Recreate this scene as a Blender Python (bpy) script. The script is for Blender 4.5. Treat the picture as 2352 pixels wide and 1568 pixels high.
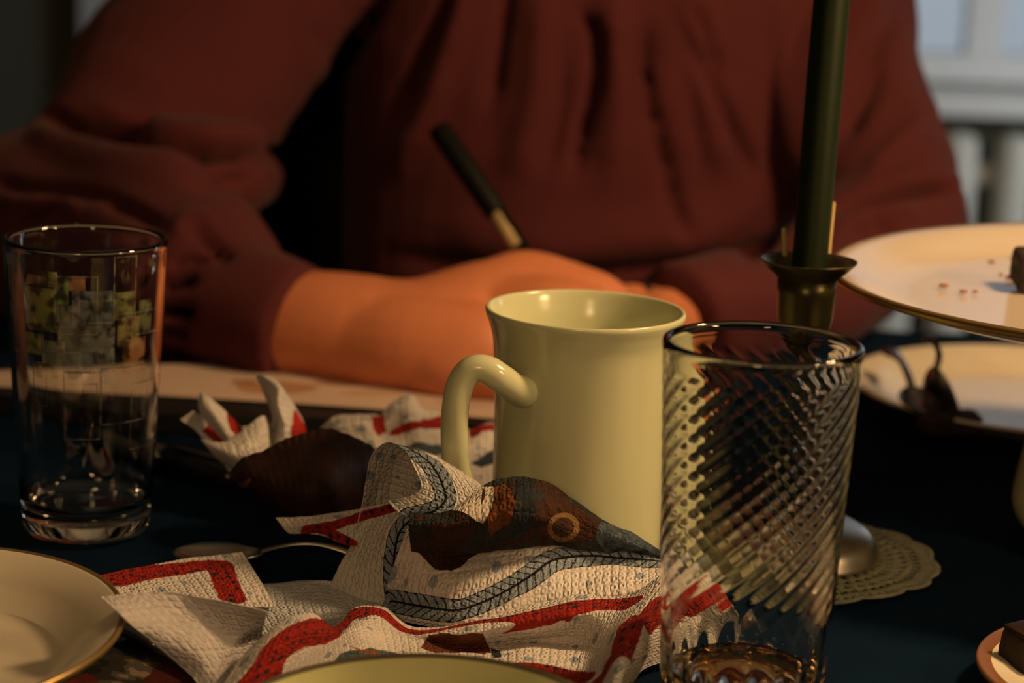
import bpy, bmesh, math, random
import numpy as np
from mathutils import Vector, Matrix, noise as mnoise

S = bpy.context.scene
C = S.collection
for o in list(bpy.data.objects):
    bpy.data.objects.remove(o)
rng = random.Random(7)
PI = math.pi

# ------------------------------------------------------------------ camera
FPX = 5204.0
CAM = np.array((0.0, 0.0, 0.28))
TH, RO = math.radians(12.3), math.radians(2.2)
fwd = np.array((0, math.cos(TH), -math.sin(TH)))
up0 = np.array((0, math.sin(TH), math.cos(TH)))
rt0 = np.array((1.0, 0, 0))
rt = rt0 * math.cos(RO) + up0 * math.sin(RO)
up = up0 * math.cos(RO) - rt0 * math.sin(RO)
cd = bpy.data.cameras.new('camera')
cam = bpy.data.objects.new('camera', cd)
C.objects.link(cam)
cd.sensor_fit = 'HORIZONTAL'
cd.sensor_width = 22.6
cd.lens = 22.6 * FPX / 2352.0
cd.clip_start = 0.02
cd.dof.use_dof = True
cd.dof.focus_distance = 0.815
cd.dof.aperture_fstop = 5.0
M = Matrix.Identity(4)
for i in range(3):
    M[i][0], M[i][1], M[i][2], M[i][3] = rt[i], up[i], -fwd[i], CAM[i]
cam.matrix_world = M
S.camera = cam

# ------------------------------------------------------------------ world, lights, exposure
S.view_settings.view_transform = 'Standard'
S.view_settings.look = 'None'
S.view_settings.exposure = 0.0
S.view_settings.gamma = 1.0
S.view_settings.use_curve_mapping = False
w = bpy.data.worlds.new('world')
S.world = w
w.use_nodes = True
w.node_tree.nodes['Background'].inputs[0].default_value = (0.16, 0.18, 0.23, 1)
w.node_tree.nodes['Background'].inputs[1].default_value = 0.02

def lamp(name, kind, loc, energy, color, size, aim=None):
    l = bpy.data.lights.new(name, kind)
    l.energy, l.color = energy, color
    if kind == 'AREA':
        l.shape, l.size = 'DISK', size
    else:
        l.shadow_soft_size = size
    o = bpy.data.objects.new(name, l)
    C.objects.link(o)
    o.location = loc
    if aim:
        o.rotation_euler = (Vector(aim) - Vector(loc)).to_track_quat('-Z', 'Y').to_euler()
    return o
# warm lamp at the right end of the table, three small warm bulbs to the right, an added fill behind the viewer, an added cool fill at the far end
WARM = (1.0, 0.61, 0.28)
lamp('right_table_lamp', 'POINT', (0.44, 0.80, 0.49), 13.5, WARM, 0.045)
for dx, dy in ((0, 0), (.09, .05), (-.07, .08)):
    lamp('bulb', 'POINT', (0.84 + dx, 0.24 + dy, 0.50), 4.2, WARM, 0.025)
lamp('front_fill', 'POINT', (-0.16, -0.50, 0.50), 9.0, WARM, 0.10)  # unseen fill, added to brighten the fronts facing the viewer
lamp('far_cool_fill', 'AREA', (1.75, 2.2, 0.30), 17.0, (0.86, 0.94, 1.0), 0.6, (0.9, 3.3, -0.3))  # unseen cool fill, added to brighten the window end of the room

# ------------------------------------------------------------------ helpers
def at(px, py, d):
    return CAM + d * (fwd + (px - 1176) / FPX * rt - (py - 784) / FPX * up)

def on(px, py, z=0.0):
    ray = fwd + (px - 1176) / FPX * rt - (py - 784) / FPX * up
    return CAM + ray * ((z - CAM[2]) / ray[2])

def pt(p):
    """(px, py, v): v below 0.4 is a height above the table, otherwise a distance."""
    return on(*p) if p[2] < 0.4 else at(*p)

def proj(V):
    q = np.asarray(V) - CAM
    d = q @ fwd
    return 1176 + FPX * (q @ rt) / d, 784 - FPX * (q @ up) / d, d

def spl(P, n):
    P = np.asarray(P, float)
    k = len(P)
    if k == 1:
        return np.repeat(P, n, 0)
    t = np.linspace(0, k - 1, n)
    i = np.minimum(t.astype(int), k - 2)
    f = (t - i).reshape((-1,) + (1,) * (P.ndim - 1))
    p1, p2 = P[i], P[i + 1]
    p0 = np.where((i > 0).reshape(f.shape), P[np.maximum(i - 1, 0)], 2 * p1 - p2)
    p3 = np.where((i < k - 2).reshape(f.shape), P[np.minimum(i + 2, k - 1)], 2 * p2 - p1)
    return 0.5 * (2 * p1 + (p2 - p0) * f + (2 * p0 - 5 * p1 + 4 * p2 - p3) * f ** 2 + (3 * p1 - p0 - 3 * p2 + p3) * f ** 3)

def loft(rows, nu, nv):
    R = np.stack([spl([pt(p) for p in r], nu) for r in rows])
    return spl(R, nv)

def grid_normals(G):
    du = np.gradient(G, axis=1)
    dv = np.gradient(G, axis=0)
    n = np.cross(du, dv)
    return n / (np.linalg.norm(n, axis=2, keepdims=True) + 1e-12)

def grid_uv(G):
    u = np.concatenate([[0], np.cumsum(np.linalg.norm(np.diff(G, axis=1), axis=2).mean(0))])
    v = np.concatenate([[0], np.cumsum(np.linalg.norm(np.diff(G, axis=0), axis=2).mean(1))])
    return np.stack(np.meshgrid(u, v), -1)

def vnoise(V, scale, seed=0.0):
    V = np.asarray(V).reshape(-1, 3) * scale + seed
    return np.array([mnoise.noise(Vector(p)) for p in V])

def wav(V, scale, seed):
    """cheap smooth pseudo noise from sines (vectorised)"""
    r = np.random.RandomState(seed)
    out = 0
    for k in range(7):
        d = r.normal(size=3); d /= np.linalg.norm(d)
        out = out + np.sin((V @ d) * scale * r.uniform(0.6, 1.7) + r.uniform(0, 6.28) + 1.5 * np.sin((V @ r.normal(size=3)) * scale * 0.4))
    return out / 7

def link(name, me, mat=None, parent=None, smooth=True):
    o = bpy.data.objects.new(name, me)
    C.objects.link(o)
    if mat is not None:
        me.materials.append(mat)
    if smooth:
        me.polygons.foreach_set('use_smooth', [True] * len(me.polygons))
    if parent is not None:
        o.parent = parent
    me.update()
    return o

def pydata(name, V, F, mat=None, parent=None, smooth=True, col=None, uv=None):
    me = bpy.data.meshes.new(name)
    V = np.asarray(V, float)
    if isinstance(F, np.ndarray) and F.ndim == 2:
        n, k = F.shape
        me.vertices.add(len(V)); me.vertices.foreach_set('co', V.ravel())
        me.loops.add(n * k); me.loops.foreach_set('vertex_index', F.ravel().astype(np.int32))
        me.polygons.add(n); me.polygons.foreach_set('loop_start', np.arange(0, n * k, k, dtype=np.int32))
        me.update(calc_edges=True)
    else:
        me.from_pydata([tuple(v) for v in V], [], F)
    me.validate()
    if col is not None:
        a = me.color_attributes.new('print', 'FLOAT_COLOR', 'POINT')
        a.data.foreach_set('color', np.concatenate([col, np.ones((len(col), 1))], 1).ravel())
    if uv is not None:
        l = me.uv_layers.new(name='uv')
        idx = np.zeros(len(me.loops), np.int32); me.loops.foreach_get('vertex_index', idx)
        l.data.foreach_set('uv', uv[idx].ravel())
    return link(name, me, mat, parent, smooth)

def grid_faces(nv, nu, off=0, closed=False):
    j, i = np.meshgrid(np.arange(nv - 1), np.arange(nu if closed else nu - 1), indexing='ij')
    i2 = (i + 1) % nu
    return np.stack([j * nu + i, j * nu + i2, (j + 1) * nu + i2, (j + 1) * nu + i], -1).reshape(-1, 4) + off

def lathe(name, prof, segs=96, mat=None, parent=None, loc=(0, 0, 0), rfun=None, closed=True):
    """solid of revolution; a closed profile loops back on itself"""
    prof = np.asarray(prof, float)
    if closed:
        prof = np.concatenate([prof, prof[:1]])
    a = np.linspace(0, 2 * PI, segs, endpoint=False)
    r = np.repeat(prof[:, 0:1], segs, 1); z = np.repeat(prof[:, 1:2], segs, 1)
    if rfun is not None:
        r = rfun(r, z, a[None, :], np.arange(len(prof))[:, None])
    V = np.stack([r * np.cos(a), r * np.sin(a), z], -1).reshape(-1, 3)
    F = grid_faces(len(prof), segs, closed=True)
    bm_me = pydata(name, V, F, mat, parent)
    bm = bmesh.new(); bm.from_mesh(bm_me.data)
    bmesh.ops.remove_doubles(bm, verts=bm.verts, dist=1e-6)
    bmesh.ops.recalc_face_normals(bm, faces=bm.faces)
    bm.to_mesh(bm_me.data); bm.free()
    bm_me.data.polygons.foreach_set('use_smooth', [True] * len(bm_me.data.polygons))
    bm_me.location = loc
    return bm_me

def tube_bm(bm, pts, rads, segs=14, caps=True, sq=(1, 1), flat=None):
    """tapered tube with rounded ends through points; flat=(axis, factor) squashes it"""
    P = [Vector(p) for p in pts]
    rings = []
    prev = None
    n = len(P)
    seq = []
    for i in range(n):
        t = (P[min(i + 1, n - 1)] - P[max(i - 1, 0)]).normalized()
        if caps and i == 0:
            for k in (3, 2, 1):
                a = k * PI / 8
                seq.append((P[0] - t * rads[0] * math.sin(a), t, rads[0] * math.cos(a)))
        seq.append((P[i], t, rads[i]))
        if caps and i == n - 1:
            for k in (1, 2, 3):
                a = k * PI / 8
                seq.append((P[i] + t * rads[i] * math.sin(a), t, rads[i] * math.cos(a)))
    nrm = None
    for c, t, r in seq:
        if nrm is None:
            nrm = t.orthogonal().normalized()
        nrm = (nrm - t * nrm.dot(t)).normalized()
        b = t.cross(nrm)
        ring = []
        for k in range(segs):
            a = 2 * PI * k / segs
            v = nrm * (r * math.cos(a)) + b * (r * math.sin(a))
            if flat:
                ax, fac = Vector(flat[0]).normalized(), flat[1]
                v = v - ax * v.dot(ax) * (1 - fac)
            ring.append(bm.verts.new(c + v))
        rings.append(ring)
    for r0, r1 in zip(rings, rings[1:]):
        for k in range(segs):
            bm.faces.new((r0[k], r0[(k + 1) % segs], r1[(k + 1) % segs], r1[k]))
    bm.faces.new(list(reversed(rings[0])))
    bm.faces.new(rings[-1])

def smooth_path(pts, rads, n):
    P = spl([np.asarray(p, float) for p in pts], n)
    R = np.interp(np.linspace(0, len(rads) - 1, n), np.arange(len(rads)), rads)
    return P, R

def ellipsoid_bm(bm, c, r, rot=None, segs=24):
    m = Matrix.Translation(Vector(c)) @ (rot if rot is not None else Matrix.Identity(4)) @ Matrix.Diagonal((r[0], r[1], r[2], 1))
    bmesh.ops.create_uvsphere(bm, u_segments=segs, v_segments=segs // 2, radius=1, matrix=m)

def finish(name, bm, mat, parent=None, smooth=True):
    me = bpy.data.meshes.new(name)
    bmesh.ops.recalc_face_normals(bm, faces=bm.faces)
    bm.to_mesh(me); bm.free()
    return link(name, me, mat, parent, smooth)

def remeshed(name, bm, voxel, smooth_it, mat, parent=None, disp=None):
    me = bpy.data.meshes.new('tmp')
    bmesh.ops.recalc_face_normals(bm, faces=bm.faces)
    bm.to_mesh(me); bm.free()
    t = bpy.data.objects.new('tmp', me); C.objects.link(t)
    m = t.modifiers.new('r', 'REMESH'); m.mode = 'VOXEL'; m.voxel_size = voxel
    s = t.modifiers.new('s', 'SMOOTH'); s.iterations = smooth_it; s.factor = 0.5
    dg = bpy.context.evaluated_depsgraph_get()
    out = bpy.data.meshes.new_from_object(t.evaluated_get(dg), depsgraph=dg)
    bpy.data.objects.remove(t)
    out.name = name
    if disp is not None:
        n = len(out.vertices)
        V = np.zeros(n * 3); N = np.zeros(n * 3)
        out.vertices.foreach_get('co', V); out.vertices.foreach_get('normal', N)
        V, N = V.reshape(-1, 3), N.reshape(-1, 3)
        out.vertices.foreach_set('co', (V + N * disp(V, N)[:, None]).ravel())
        out.update()
    return link(name, out, mat, parent)

def box_bm(bm, c, s, rot=None, bev=0.0):
    m = Matrix.Translation(Vector(c)) @ (rot if rot is not None else Matrix.Identity(4)) @ Matrix.Diagonal((s[0], s[1], s[2], 1))
    r = bmesh.ops.create_cube(bm, size=1, matrix=m)
    if bev:
        es = list({e for v in r['verts'] for e in v.link_edges})
        bmesh.ops.bevel(bm, geom=es, offset=bev, segments=2, affect='EDGES', profile=0.6)

def empty(name, loc=(0, 0, 0)):
    o = bpy.data.objects.new(name, None)
    C.objects.link(o); o.location = loc
    return o

def tag(o, label, cat, group=None, kind=None):
    o['label'], o['category'] = label, cat
    if group: o['group'] = group
    if kind: o['kind'] = kind
    return o

def structure(o):
    o['kind'] = 'structure'
    return o

# ------------------------------------------------------------------ materials
def mat(name, col, rough=0.5, metal=0.0, spec=0.5, noise_s=None, noise_a=0.15, bump=None, coat=0.0, sheen=0.0, sss=0.0):
    m = bpy.data.materials.new(name); m.use_nodes = True
    nt = m.node_tree; b = nt.nodes['Principled BSDF']
    b.inputs['Base Color'].default_value = (*col, 1)
    b.inputs['Roughness'].default_value = rough
    b.inputs['Metallic'].default_value = metal
    b.inputs['Specular IOR Level'].default_value = spec
    b.inputs['Coat Weight'].default_value = coat
    b.inputs['Sheen Weight'].default_value = sheen
    if sss:
        b.inputs['Subsurface Weight'].default_value = sss
        b.inputs['Subsurface Radius'].default_value = (0.008, 0.003, 0.002)
    tc = nt.nodes.new('ShaderNodeTexCoord')
    if noise_s:
        n = nt.nodes.new('ShaderNodeTexNoise'); n.inputs['Scale'].default_value = noise_s; n.inputs['Detail'].default_value = 5
        nt.links.new(tc.outputs['Object'], n.inputs['Vector'])
        r = nt.nodes.new('ShaderNodeMapRange'); r.inputs[1].default_value = 0.25; r.inputs[2].default_value = 0.75
        r.inputs[3].default_value = 1 - noise_a; r.inputs[4].default_value = 1 + noise_a
        nt.links.new(n.outputs['Fac'], r.inputs[0])
        mx = nt.nodes.new('ShaderNodeVectorMath'); mx.operation = 'SCALE'
        mx.inputs[0].default_value = col
        nt.links.new(r.outputs[0], mx.inputs['Scale'])
        nt.links.new(mx.outputs[0], b.inputs['Base Color'])
    if bump:
        kind, sc, st = bump
        if kind == 'noise':
            t = nt.nodes.new('ShaderNodeTexNoise'); t.inputs['Scale'].default_value = sc; t.inputs['Detail'].default_value = 4; o = t.outputs['Fac']
            nt.links.new(tc.outputs['Object'], t.inputs['Vector'])
        elif kind == 'weave':
            t = nt.nodes.new('ShaderNodeTexWave'); t.inputs['Scale'].default_value = sc; t.inputs['Distortion'].default_value = 1.0
            t2 = nt.nodes.new('ShaderNodeTexWave'); t2.inputs['Scale'].default_value = sc; t2.bands_direction = 'Y'
            nt.links.new(tc.outputs['Object'], t.inputs['Vector']); nt.links.new(tc.outputs['Object'], t2.inputs['Vector'])
            ad = nt.nodes.new('ShaderNodeMath'); nt.links.new(t.outputs['Fac'], ad.inputs[0]); nt.links.new(t2.outputs['Fac'], ad.inputs[1]); o = ad.outputs[0]
        bp = nt.nodes.new('ShaderNodeBump'); bp.inputs['Strength'].default_value = st; bp.inputs['Distance'].default_value = 0.001
        nt.links.new(o, bp.inputs['Height']); nt.links.new(bp.outputs['Normal'], b.inputs['Normal'])
    return m

def glass_mat(name, col=(1, 1, 1), rough=0.0, ior=1.5):
    m = bpy.data.materials.new(name); m.use_nodes = True
    b = m.node_tree.nodes['Principled BSDF']
    b.inputs['Base Color'].default_value = (*col, 1)
    b.inputs['Roughness'].default_value = rough
    b.inputs['IOR'].default_value = ior
    b.inputs['Transmission Weight'].default_value = 1.0
    return m

def print_mat(name, emboss=True, rough=0.85, trans=0.12):
    """tissue paper: printed colours in the 'print' attribute, embossed dimples in uv metres"""
    m = bpy.data.materials.new(name); m.use_nodes = True
    nt = m.node_tree; b = nt.nodes['Principled BSDF']
    b.inputs['Roughness'].default_value = rough
    b.inputs['Specular IOR Level'].default_value = 0.2
    a = nt.nodes.new('ShaderNodeVertexColor'); a.layer_name = 'print'
    nt.links.new(a.outputs['Color'], b.inputs['Base Color'])
    nrm = None
    if emboss:
        uv = nt.nodes.new('ShaderNodeUVMap'); uv.uv_map = 'uv'
        v = nt.nodes.new('ShaderNodeTexVoronoi'); v.inputs['Scale'].default_value = 330; v.inputs['Randomness'].default_value = 0.25
        nt.links.new(uv.outputs[0], v.inputs['Vector'])
        w_ = nt.nodes.new('ShaderNodeMath'); w_.operation = 'PINGPONG'; w_.inputs[1].default_value = 0.32
        nt.links.new(v.outputs['Distance'], w_.inputs[0])
        n2 = nt.nodes.new('ShaderNodeTexNoise'); n2.inputs['Scale'].default_value = 900
        nt.links.new(uv.outputs[0], n2.inputs['Vector'])
        ad = nt.nodes.new('ShaderNodeMath'); ad.operation = 'MULTIPLY_ADD'; ad.inputs[1].default_value = 0.25
        nt.links.new(n2.outputs['Fac'], ad.inputs[0]); nt.links.new(w_.outputs[0], ad.inputs[2])
        bp = nt.nodes.new('ShaderNodeBump'); bp.inputs['Strength'].default_value = 1.0; bp.inputs['Distance'].default_value = 0.0022
        nt.links.new(ad.outputs[0], bp.inputs['Height']); nt.links.new(bp.outputs['Normal'], b.inputs['Normal'])
        nrm = bp
    if trans:
        t = nt.nodes.new('ShaderNodeBsdfTranslucent'); nt.links.new(a.outputs['Color'], t.inputs['Color'])
        mx = nt.nodes.new('ShaderNodeMixShader'); mx.inputs[0].default_value = trans
        out = nt.nodes['Material Output']
        nt.links.new(b.outputs[0], mx.inputs[1]); nt.links.new(t.outputs[0], mx.inputs[2]); nt.links.new(mx.outputs[0], out.inputs['Surface'])
    return m

CREAM = mat('cream_glaze', (0.60, 0.62, 0.39), 0.18, spec=0.5)
STANDM = mat('cake_stand_glaze', (0.56, 0.49, 0.42), 0.14, spec=0.5)
CREAM2 = mat('cream_plate_glaze', (0.70, 0.63, 0.50), 0.16, spec=0.5)
GOLD = mat('worn_gold_line', (0.34, 0.22, 0.08), 0.3, 0.7, noise_s=60)
BRASS = mat('aged_brass', (0.06, 0.052, 0.02), 0.33, 0.8, noise_s=80, noise_a=0.3)
SILVER = mat('steel', (0.26, 0.25, 0.23), 0.24, 1.0)
BLACK = mat('black_plastic', (0.004, 0.004, 0.003), 0.5, spec=0.12)
SWEAT = mat('maroon_knit', (0.088, 0.021, 0.024), 0.95, spec=0.1, noise_s=9, noise_a=0.12, bump=('noise', 900, 0.25), sheen=0.05)
SKIN = mat('skin', (0.62, 0.215, 0.10), 0.5, spec=0.35, noise_s=25, noise_a=0.08, sss=0.15)
HAIR = mat('brown_hair', (0.05, 0.025, 0.012), 0.5, bump=('noise', 300, 0.5))
CLOTH = mat('navy_tablecloth', (0.0026, 0.011, 0.028), 0.95, spec=0.05, noise_s=30, noise_a=0.2, bump=('weave', 600, 0.3))
WOOD = mat('dark_wood', (0.06, 0.03, 0.015), 0.5, noise_s=12, noise_a=0.3)
CHOC = mat('chocolate_cake', (0.022, 0.010, 0.006), 0.75, noise_s=150, noise_a=0.5, bump=('noise', 350, 1.0))
GREENWAX = mat('dark_green_wax', (0.006, 0.012, 0.002), 0.5, spec=0.15, noise_s=40, noise_a=0.1)
STRAW = mat('pale_wood_sliver', (0.45, 0.33, 0.12), 0.7)
LACE = mat('cream_crochet', (0.25, 0.26, 0.19), 0.95, spec=0.1, noise_s=200, noise_a=0.2, bump=('noise', 900, 0.8))
GLASS = glass_mat('clear_glass', (0.97, 0.98, 0.96))
AMBER = glass_mat('amber_liquid', (1.0, 0.66, 0.28), 0.0, 1.34)
NAP = print_mat('embossed_tissue')
NAPFLAT = print_mat('printed_paper', emboss=False, trans=0.0)
LINER = print_mat('brown_baking_paper', emboss=False, rough=0.55, trans=0.0)
WALLM = mat('grey_green_plaster', (0.09, 0.09, 0.065), 0.9, noise_s=4, noise_a=0.15, bump=('noise', 60, 0.2))
FRAMEW = mat('white_window_paint', (0.55, 0.57, 0.57), 0.5)
RADW = mat('grey_radiator_paint', (0.42, 0.42, 0.37), 0.45)
FLOORM = mat('brown_floor_boards', (0.10, 0.055, 0.03), 0.5, noise_s=6, noise_a=0.3)
CEIL = mat('pale_ceiling_paint', (0.6, 0.58, 0.52), 0.95)

# ------------------------------------------------------------------ the room
def slab(name, c, s, m):
    bm = bmesh.new(); box_bm(bm, c, s)
    return structure(finish(name, bm, m, smooth=False))
YB = 3.3
slab('floor', (0, 1.2, -0.775), (4.4, 4.4, 0.05), FLOORM)
slab('wall_left', (-2.1, 1.2, 0.5), (0.1, 4.3, 2.5), WALLM)
slab('wall_right', (2.1, 1.2, 0.5), (0.1, 4.3, 2.5), WALLM)
slab('ceiling', (0, 1.2, 1.80), (4.3, 4.3, 0.1), CEIL)
# back wall with a window opening on the right
WX0, WX1, WZ0, WZ1 = 0.50, 1.45, -0.03, 1.25
bm = bmesh.new()
box_bm(bm, ((-2.05 + WX0) / 2, YB + 0.05, 0.5), (WX0 + 2.05, 0.1, 2.5))
box_bm(bm, ((2.05 + WX1) / 2, YB + 0.05, 0.5), (2.05 - WX1, 0.1, 2.5))
box_bm(bm, ((WX0 + WX1) / 2, YB + 0.05, (-0.75 + WZ0) / 2), (WX1 - WX0, 0.1, WZ0 + 0.75))
box_bm(bm, ((WX0 + WX1) / 2, YB + 0.05, (1.75 + WZ1) / 2), (WX1 - WX0, 0.1, 1.75 - WZ1))
structure(finish('wall_back', bm, WALLM, smooth=False))
win = structure(empty('window_1', ((WX0 + WX1) / 2, YB, WZ0)))
L0 = Vector(win.location)
def wpart(name, boxes, m):
    bm = bmesh.new()
    for c, s in boxes:
        box_bm(bm, Vector(c) - L0, s)
    return finish(name, bm, m, win, False)
wpart('window_frame', [((WX0 + 0.025, YB + 0.04, 0.61), (0.05, 0.058, 1.19)), ((WX1 - 0.025, YB + 0.04, 0.61), (0.05, 0.058, 1.19)),
                       (((WX0 + WX1) / 2, YB + 0.04, WZ0 + 0.02), (0.95, 0.06, 0.04)), (((WX0 + WX1) / 2, YB + 0.04, WZ1 - 0.025), (0.95, 0.06, 0.05)),
                       ((0.67, YB + 0.04, 0.61), (0.05, 0.05, 1.199)), ((1.08, YB + 0.04, 0.61), (0.04, 0.05, 1.199))], FRAMEW)
PANE = glass_mat('window_glass', (0.9, 0.95, 1.0))
for x0, x1 in ((0.55, 0.645), (0.695, 1.06), (1.10, 1.40)):
    wpart('pane', [(((x0 + x1) / 2, YB + 0.04, 0.61), (x1 - x0, 0.004, 1.20))], PANE)
wpart('window_sill', [(((WX0 + WX1) / 2, YB - 0.04, WZ0 - 0.02), (1.05, 0.16, 0.03))], FRAMEW)
# glowing panel for the dusk sky beyond the glass
sky = bpy.data.materials.new('dusk_sky'); sky.use_nodes = True
nt = sky.node_tree; b = nt.nodes['Principled BSDF']
b.inputs['Base Color'].default_value = (0, 0, 0, 1)
b.inputs['Emission Color'].default_value = (0.66, 0.72, 0.78, 1)
b.inputs['Emission Strength'].default_value = 0.55
bm = bmesh.new(); box_bm(bm, (0.97, YB + 0.5, 0.6), (2.6, 0.02, 2.6))
structure(finish('dusk_sky_panel', bm, sky, smooth=False))
bm = bmesh.new(); box_bm(bm, (-0.60, YB - 0.012, 0.5), (0.075, 0.03, 2.5))
structure(finish('trim_2', bm, FRAMEW, smooth=False))
# radiator under the sill
rad = tag(empty('radiator', (0.98, YB - 0.09, -0.57)), 'grey column radiator standing under the bright window', 'radiator')
for k in range(12):
    bm = bmesh.new(); box_bm(bm, (-0.44 + 0.08 * k, 0, 0.24), (0.052, 0.09, 0.48), bev=0.018)
    finish('column', bm, RADW, rad)
bm = bmesh.new()
for z in (0.06, 0.42):
    tube_bm(bm, [(-0.46, 0, z), (0.46, 0, z)], [0.018, 0.018], 12)
for x in (-0.4, 0.4):
    tube_bm(bm, [(x, 0, -0.178), (x, 0, 0.05)], [0.015, 0.015], 10)
finish('pipe', bm, RADW, rad)

# ------------------------------------------------------------------ table
table = tag(empty('dining_table', (0, 0.76, -0.75)), 'dining table hidden under the dark blue cloth', 'table')
bm = bmesh.new(); box_bm(bm, (0, 0, 0.7295), (1.44, 1.20, 0.035), bev=0.004)
finish('tabletop', bm, WOOD, table, False)
for sx in (-1, 1):
    for sy in (-1, 1):
        bm = bmesh.new(); box_bm(bm, (sx * 0.64, sy * 0.52, 0.355), (0.06, 0.06, 0.71), bev=0.006)
        finish('leg', bm, WOOD, table, False)
# cloth lying on the top and hanging over the edges
nx, ny = 220, 200
xs = np.linspace(-0.86, 0.86, nx); ys = np.linspace(-0.74, 0.74, ny)
X, Y = np.meshgrid(xs, ys)
ox = np.maximum(np.abs(X) - 0.722, 0); oy = np.maximum(np.abs(Y) - 0.602, 0)
Z = -np.maximum(ox, oy) * 1.0
Xc = np.sign(X) * np.minimum(np.abs(X), 0.722 + 0.01 * (1 + np.sin(Y * 40)) * (ox > 0)); Yc = np.sign(Y) * np.minimum(np.abs(Y), 0.602 + 0.008 * (1 + np.sin(X * 37)) * (oy > 0))
V = np.stack([Xc, Yc + 0.76, Z], -1).reshape(-1, 3)
V[:, 2] += 0.0002 * np.sin(V[:, 0] * 31) * np.sin(V[:, 1] * 27) - 0.0004
cl = pydata('tablecloth', V, grid_faces(ny, nx), CLOTH)
tag(cl, 'plain dark navy blue cloth covering the dining table', 'tablecloth')

# ------------------------------------------------------------------ person in the maroon sweater
person = tag(empty('person', (0.05, 1.50, -0.32)), 'person in a loose maroon sweater writing with a black pen at the table', 'person')
PL = np.array(person.location)
def L(p):
    return Vector(pt(p) - PL)
def chain(bm, pts, rads, n=14, segs=16, flat=None, caps=True):
    P, R = smooth_path([pt(p) - PL for p in pts], rads, n)
    tube_bm(bm, P, R, segs, caps=caps, flat=flat)

# sweater: torso with loose sleeves, one mesh
bm = bmesh.new()
TX = at(1385, 300, 1.52)[0]
prof = [(-0.30, .160, .120), (-0.12, .160, .122), (-0.03, .172, .130), (0.03, .174, .138), (0.10, .173, .134), (0.19, .173, .128), (0.30, .172, .115), (0.38, .165, .09), (0.43, .10, .065), (0.47, .066, .058)]
rings = []
for z, rx, ry in [(p[0], p[1], p[2]) for p in prof]:
    rings.append([bm.verts.new(Vector((TX + rx * math.copysign(abs(math.cos(a)) ** 0.85, math.cos(a)), 1.525 + ry * math.sin(a), z)) - Vector(PL)) for a in np.linspace(0, 2 * PI, 40, endpoint=False)])
for r0, r1 in zip(rings, rings[1:]):
    for k in range(40):
        bm.faces.new((r0[k], r0[(k + 1) % 40], r1[(k + 1) % 40], r1[k]))
bm.faces.new(list(reversed(rings[0]))); bm.faces.new(rings[-1])
# writing arm (viewer's left): puffed upper sleeve, elbow, forearm, gathered cuff
SH = [(870, -900, 1.54), (780, -420, 1.52), (572, -20, 1.455), (412, 205, 1.41), (335, 305, 1.385), (190, 425, 1.36)]
chain(bm, SH, [.070, .070, .069, .069, .063, .048], 22, 24)
FA = [(50, 520, 1.345), (240, 535, 1.30), (400, 605, 1.245), (470, 672, 1.215)]
chain(bm, FA, [.056, .053, .052, .047], 14, 22)
chain(bm, [(300, 440, 1.30), (480, 400, 1.31), (580, 400, 1.35)], [.03, .035, .02], 8, 16)
CUFF = [(420, 650, 1.228), (520, 700, 1.20), (620, 727, 1.184), (692, 752, 1.174)]
chain(bm, CUFF, [.038, .0365, .0345, .0325], 10, 24, None, False)
# other arm (viewer's right): elbow out, forearm lying back towards the middle
chain(bm, [(1860, -850, 1.54), (1880, -420, 1.53), (1900, -40, 1.49), (1935, 190, 1.44), (2015, 390, 1.40), (2055, 490, 1.375)], [.070, .066, .058, .052, .048, .043], 20, 22)
chain(bm, [(2062, 500, 1.375), (1950, 605, 1.34), (1820, 690, 1.30), (1690, 722, 1.268)], [.045, .041, .037, .034], 14, 20)
chain(bm, [(1700, 722, 1.27), (1630, 734, 1.252), (1545, 748, 1.232)], [.040, .038, .035], 8, 20, None, False)

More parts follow.
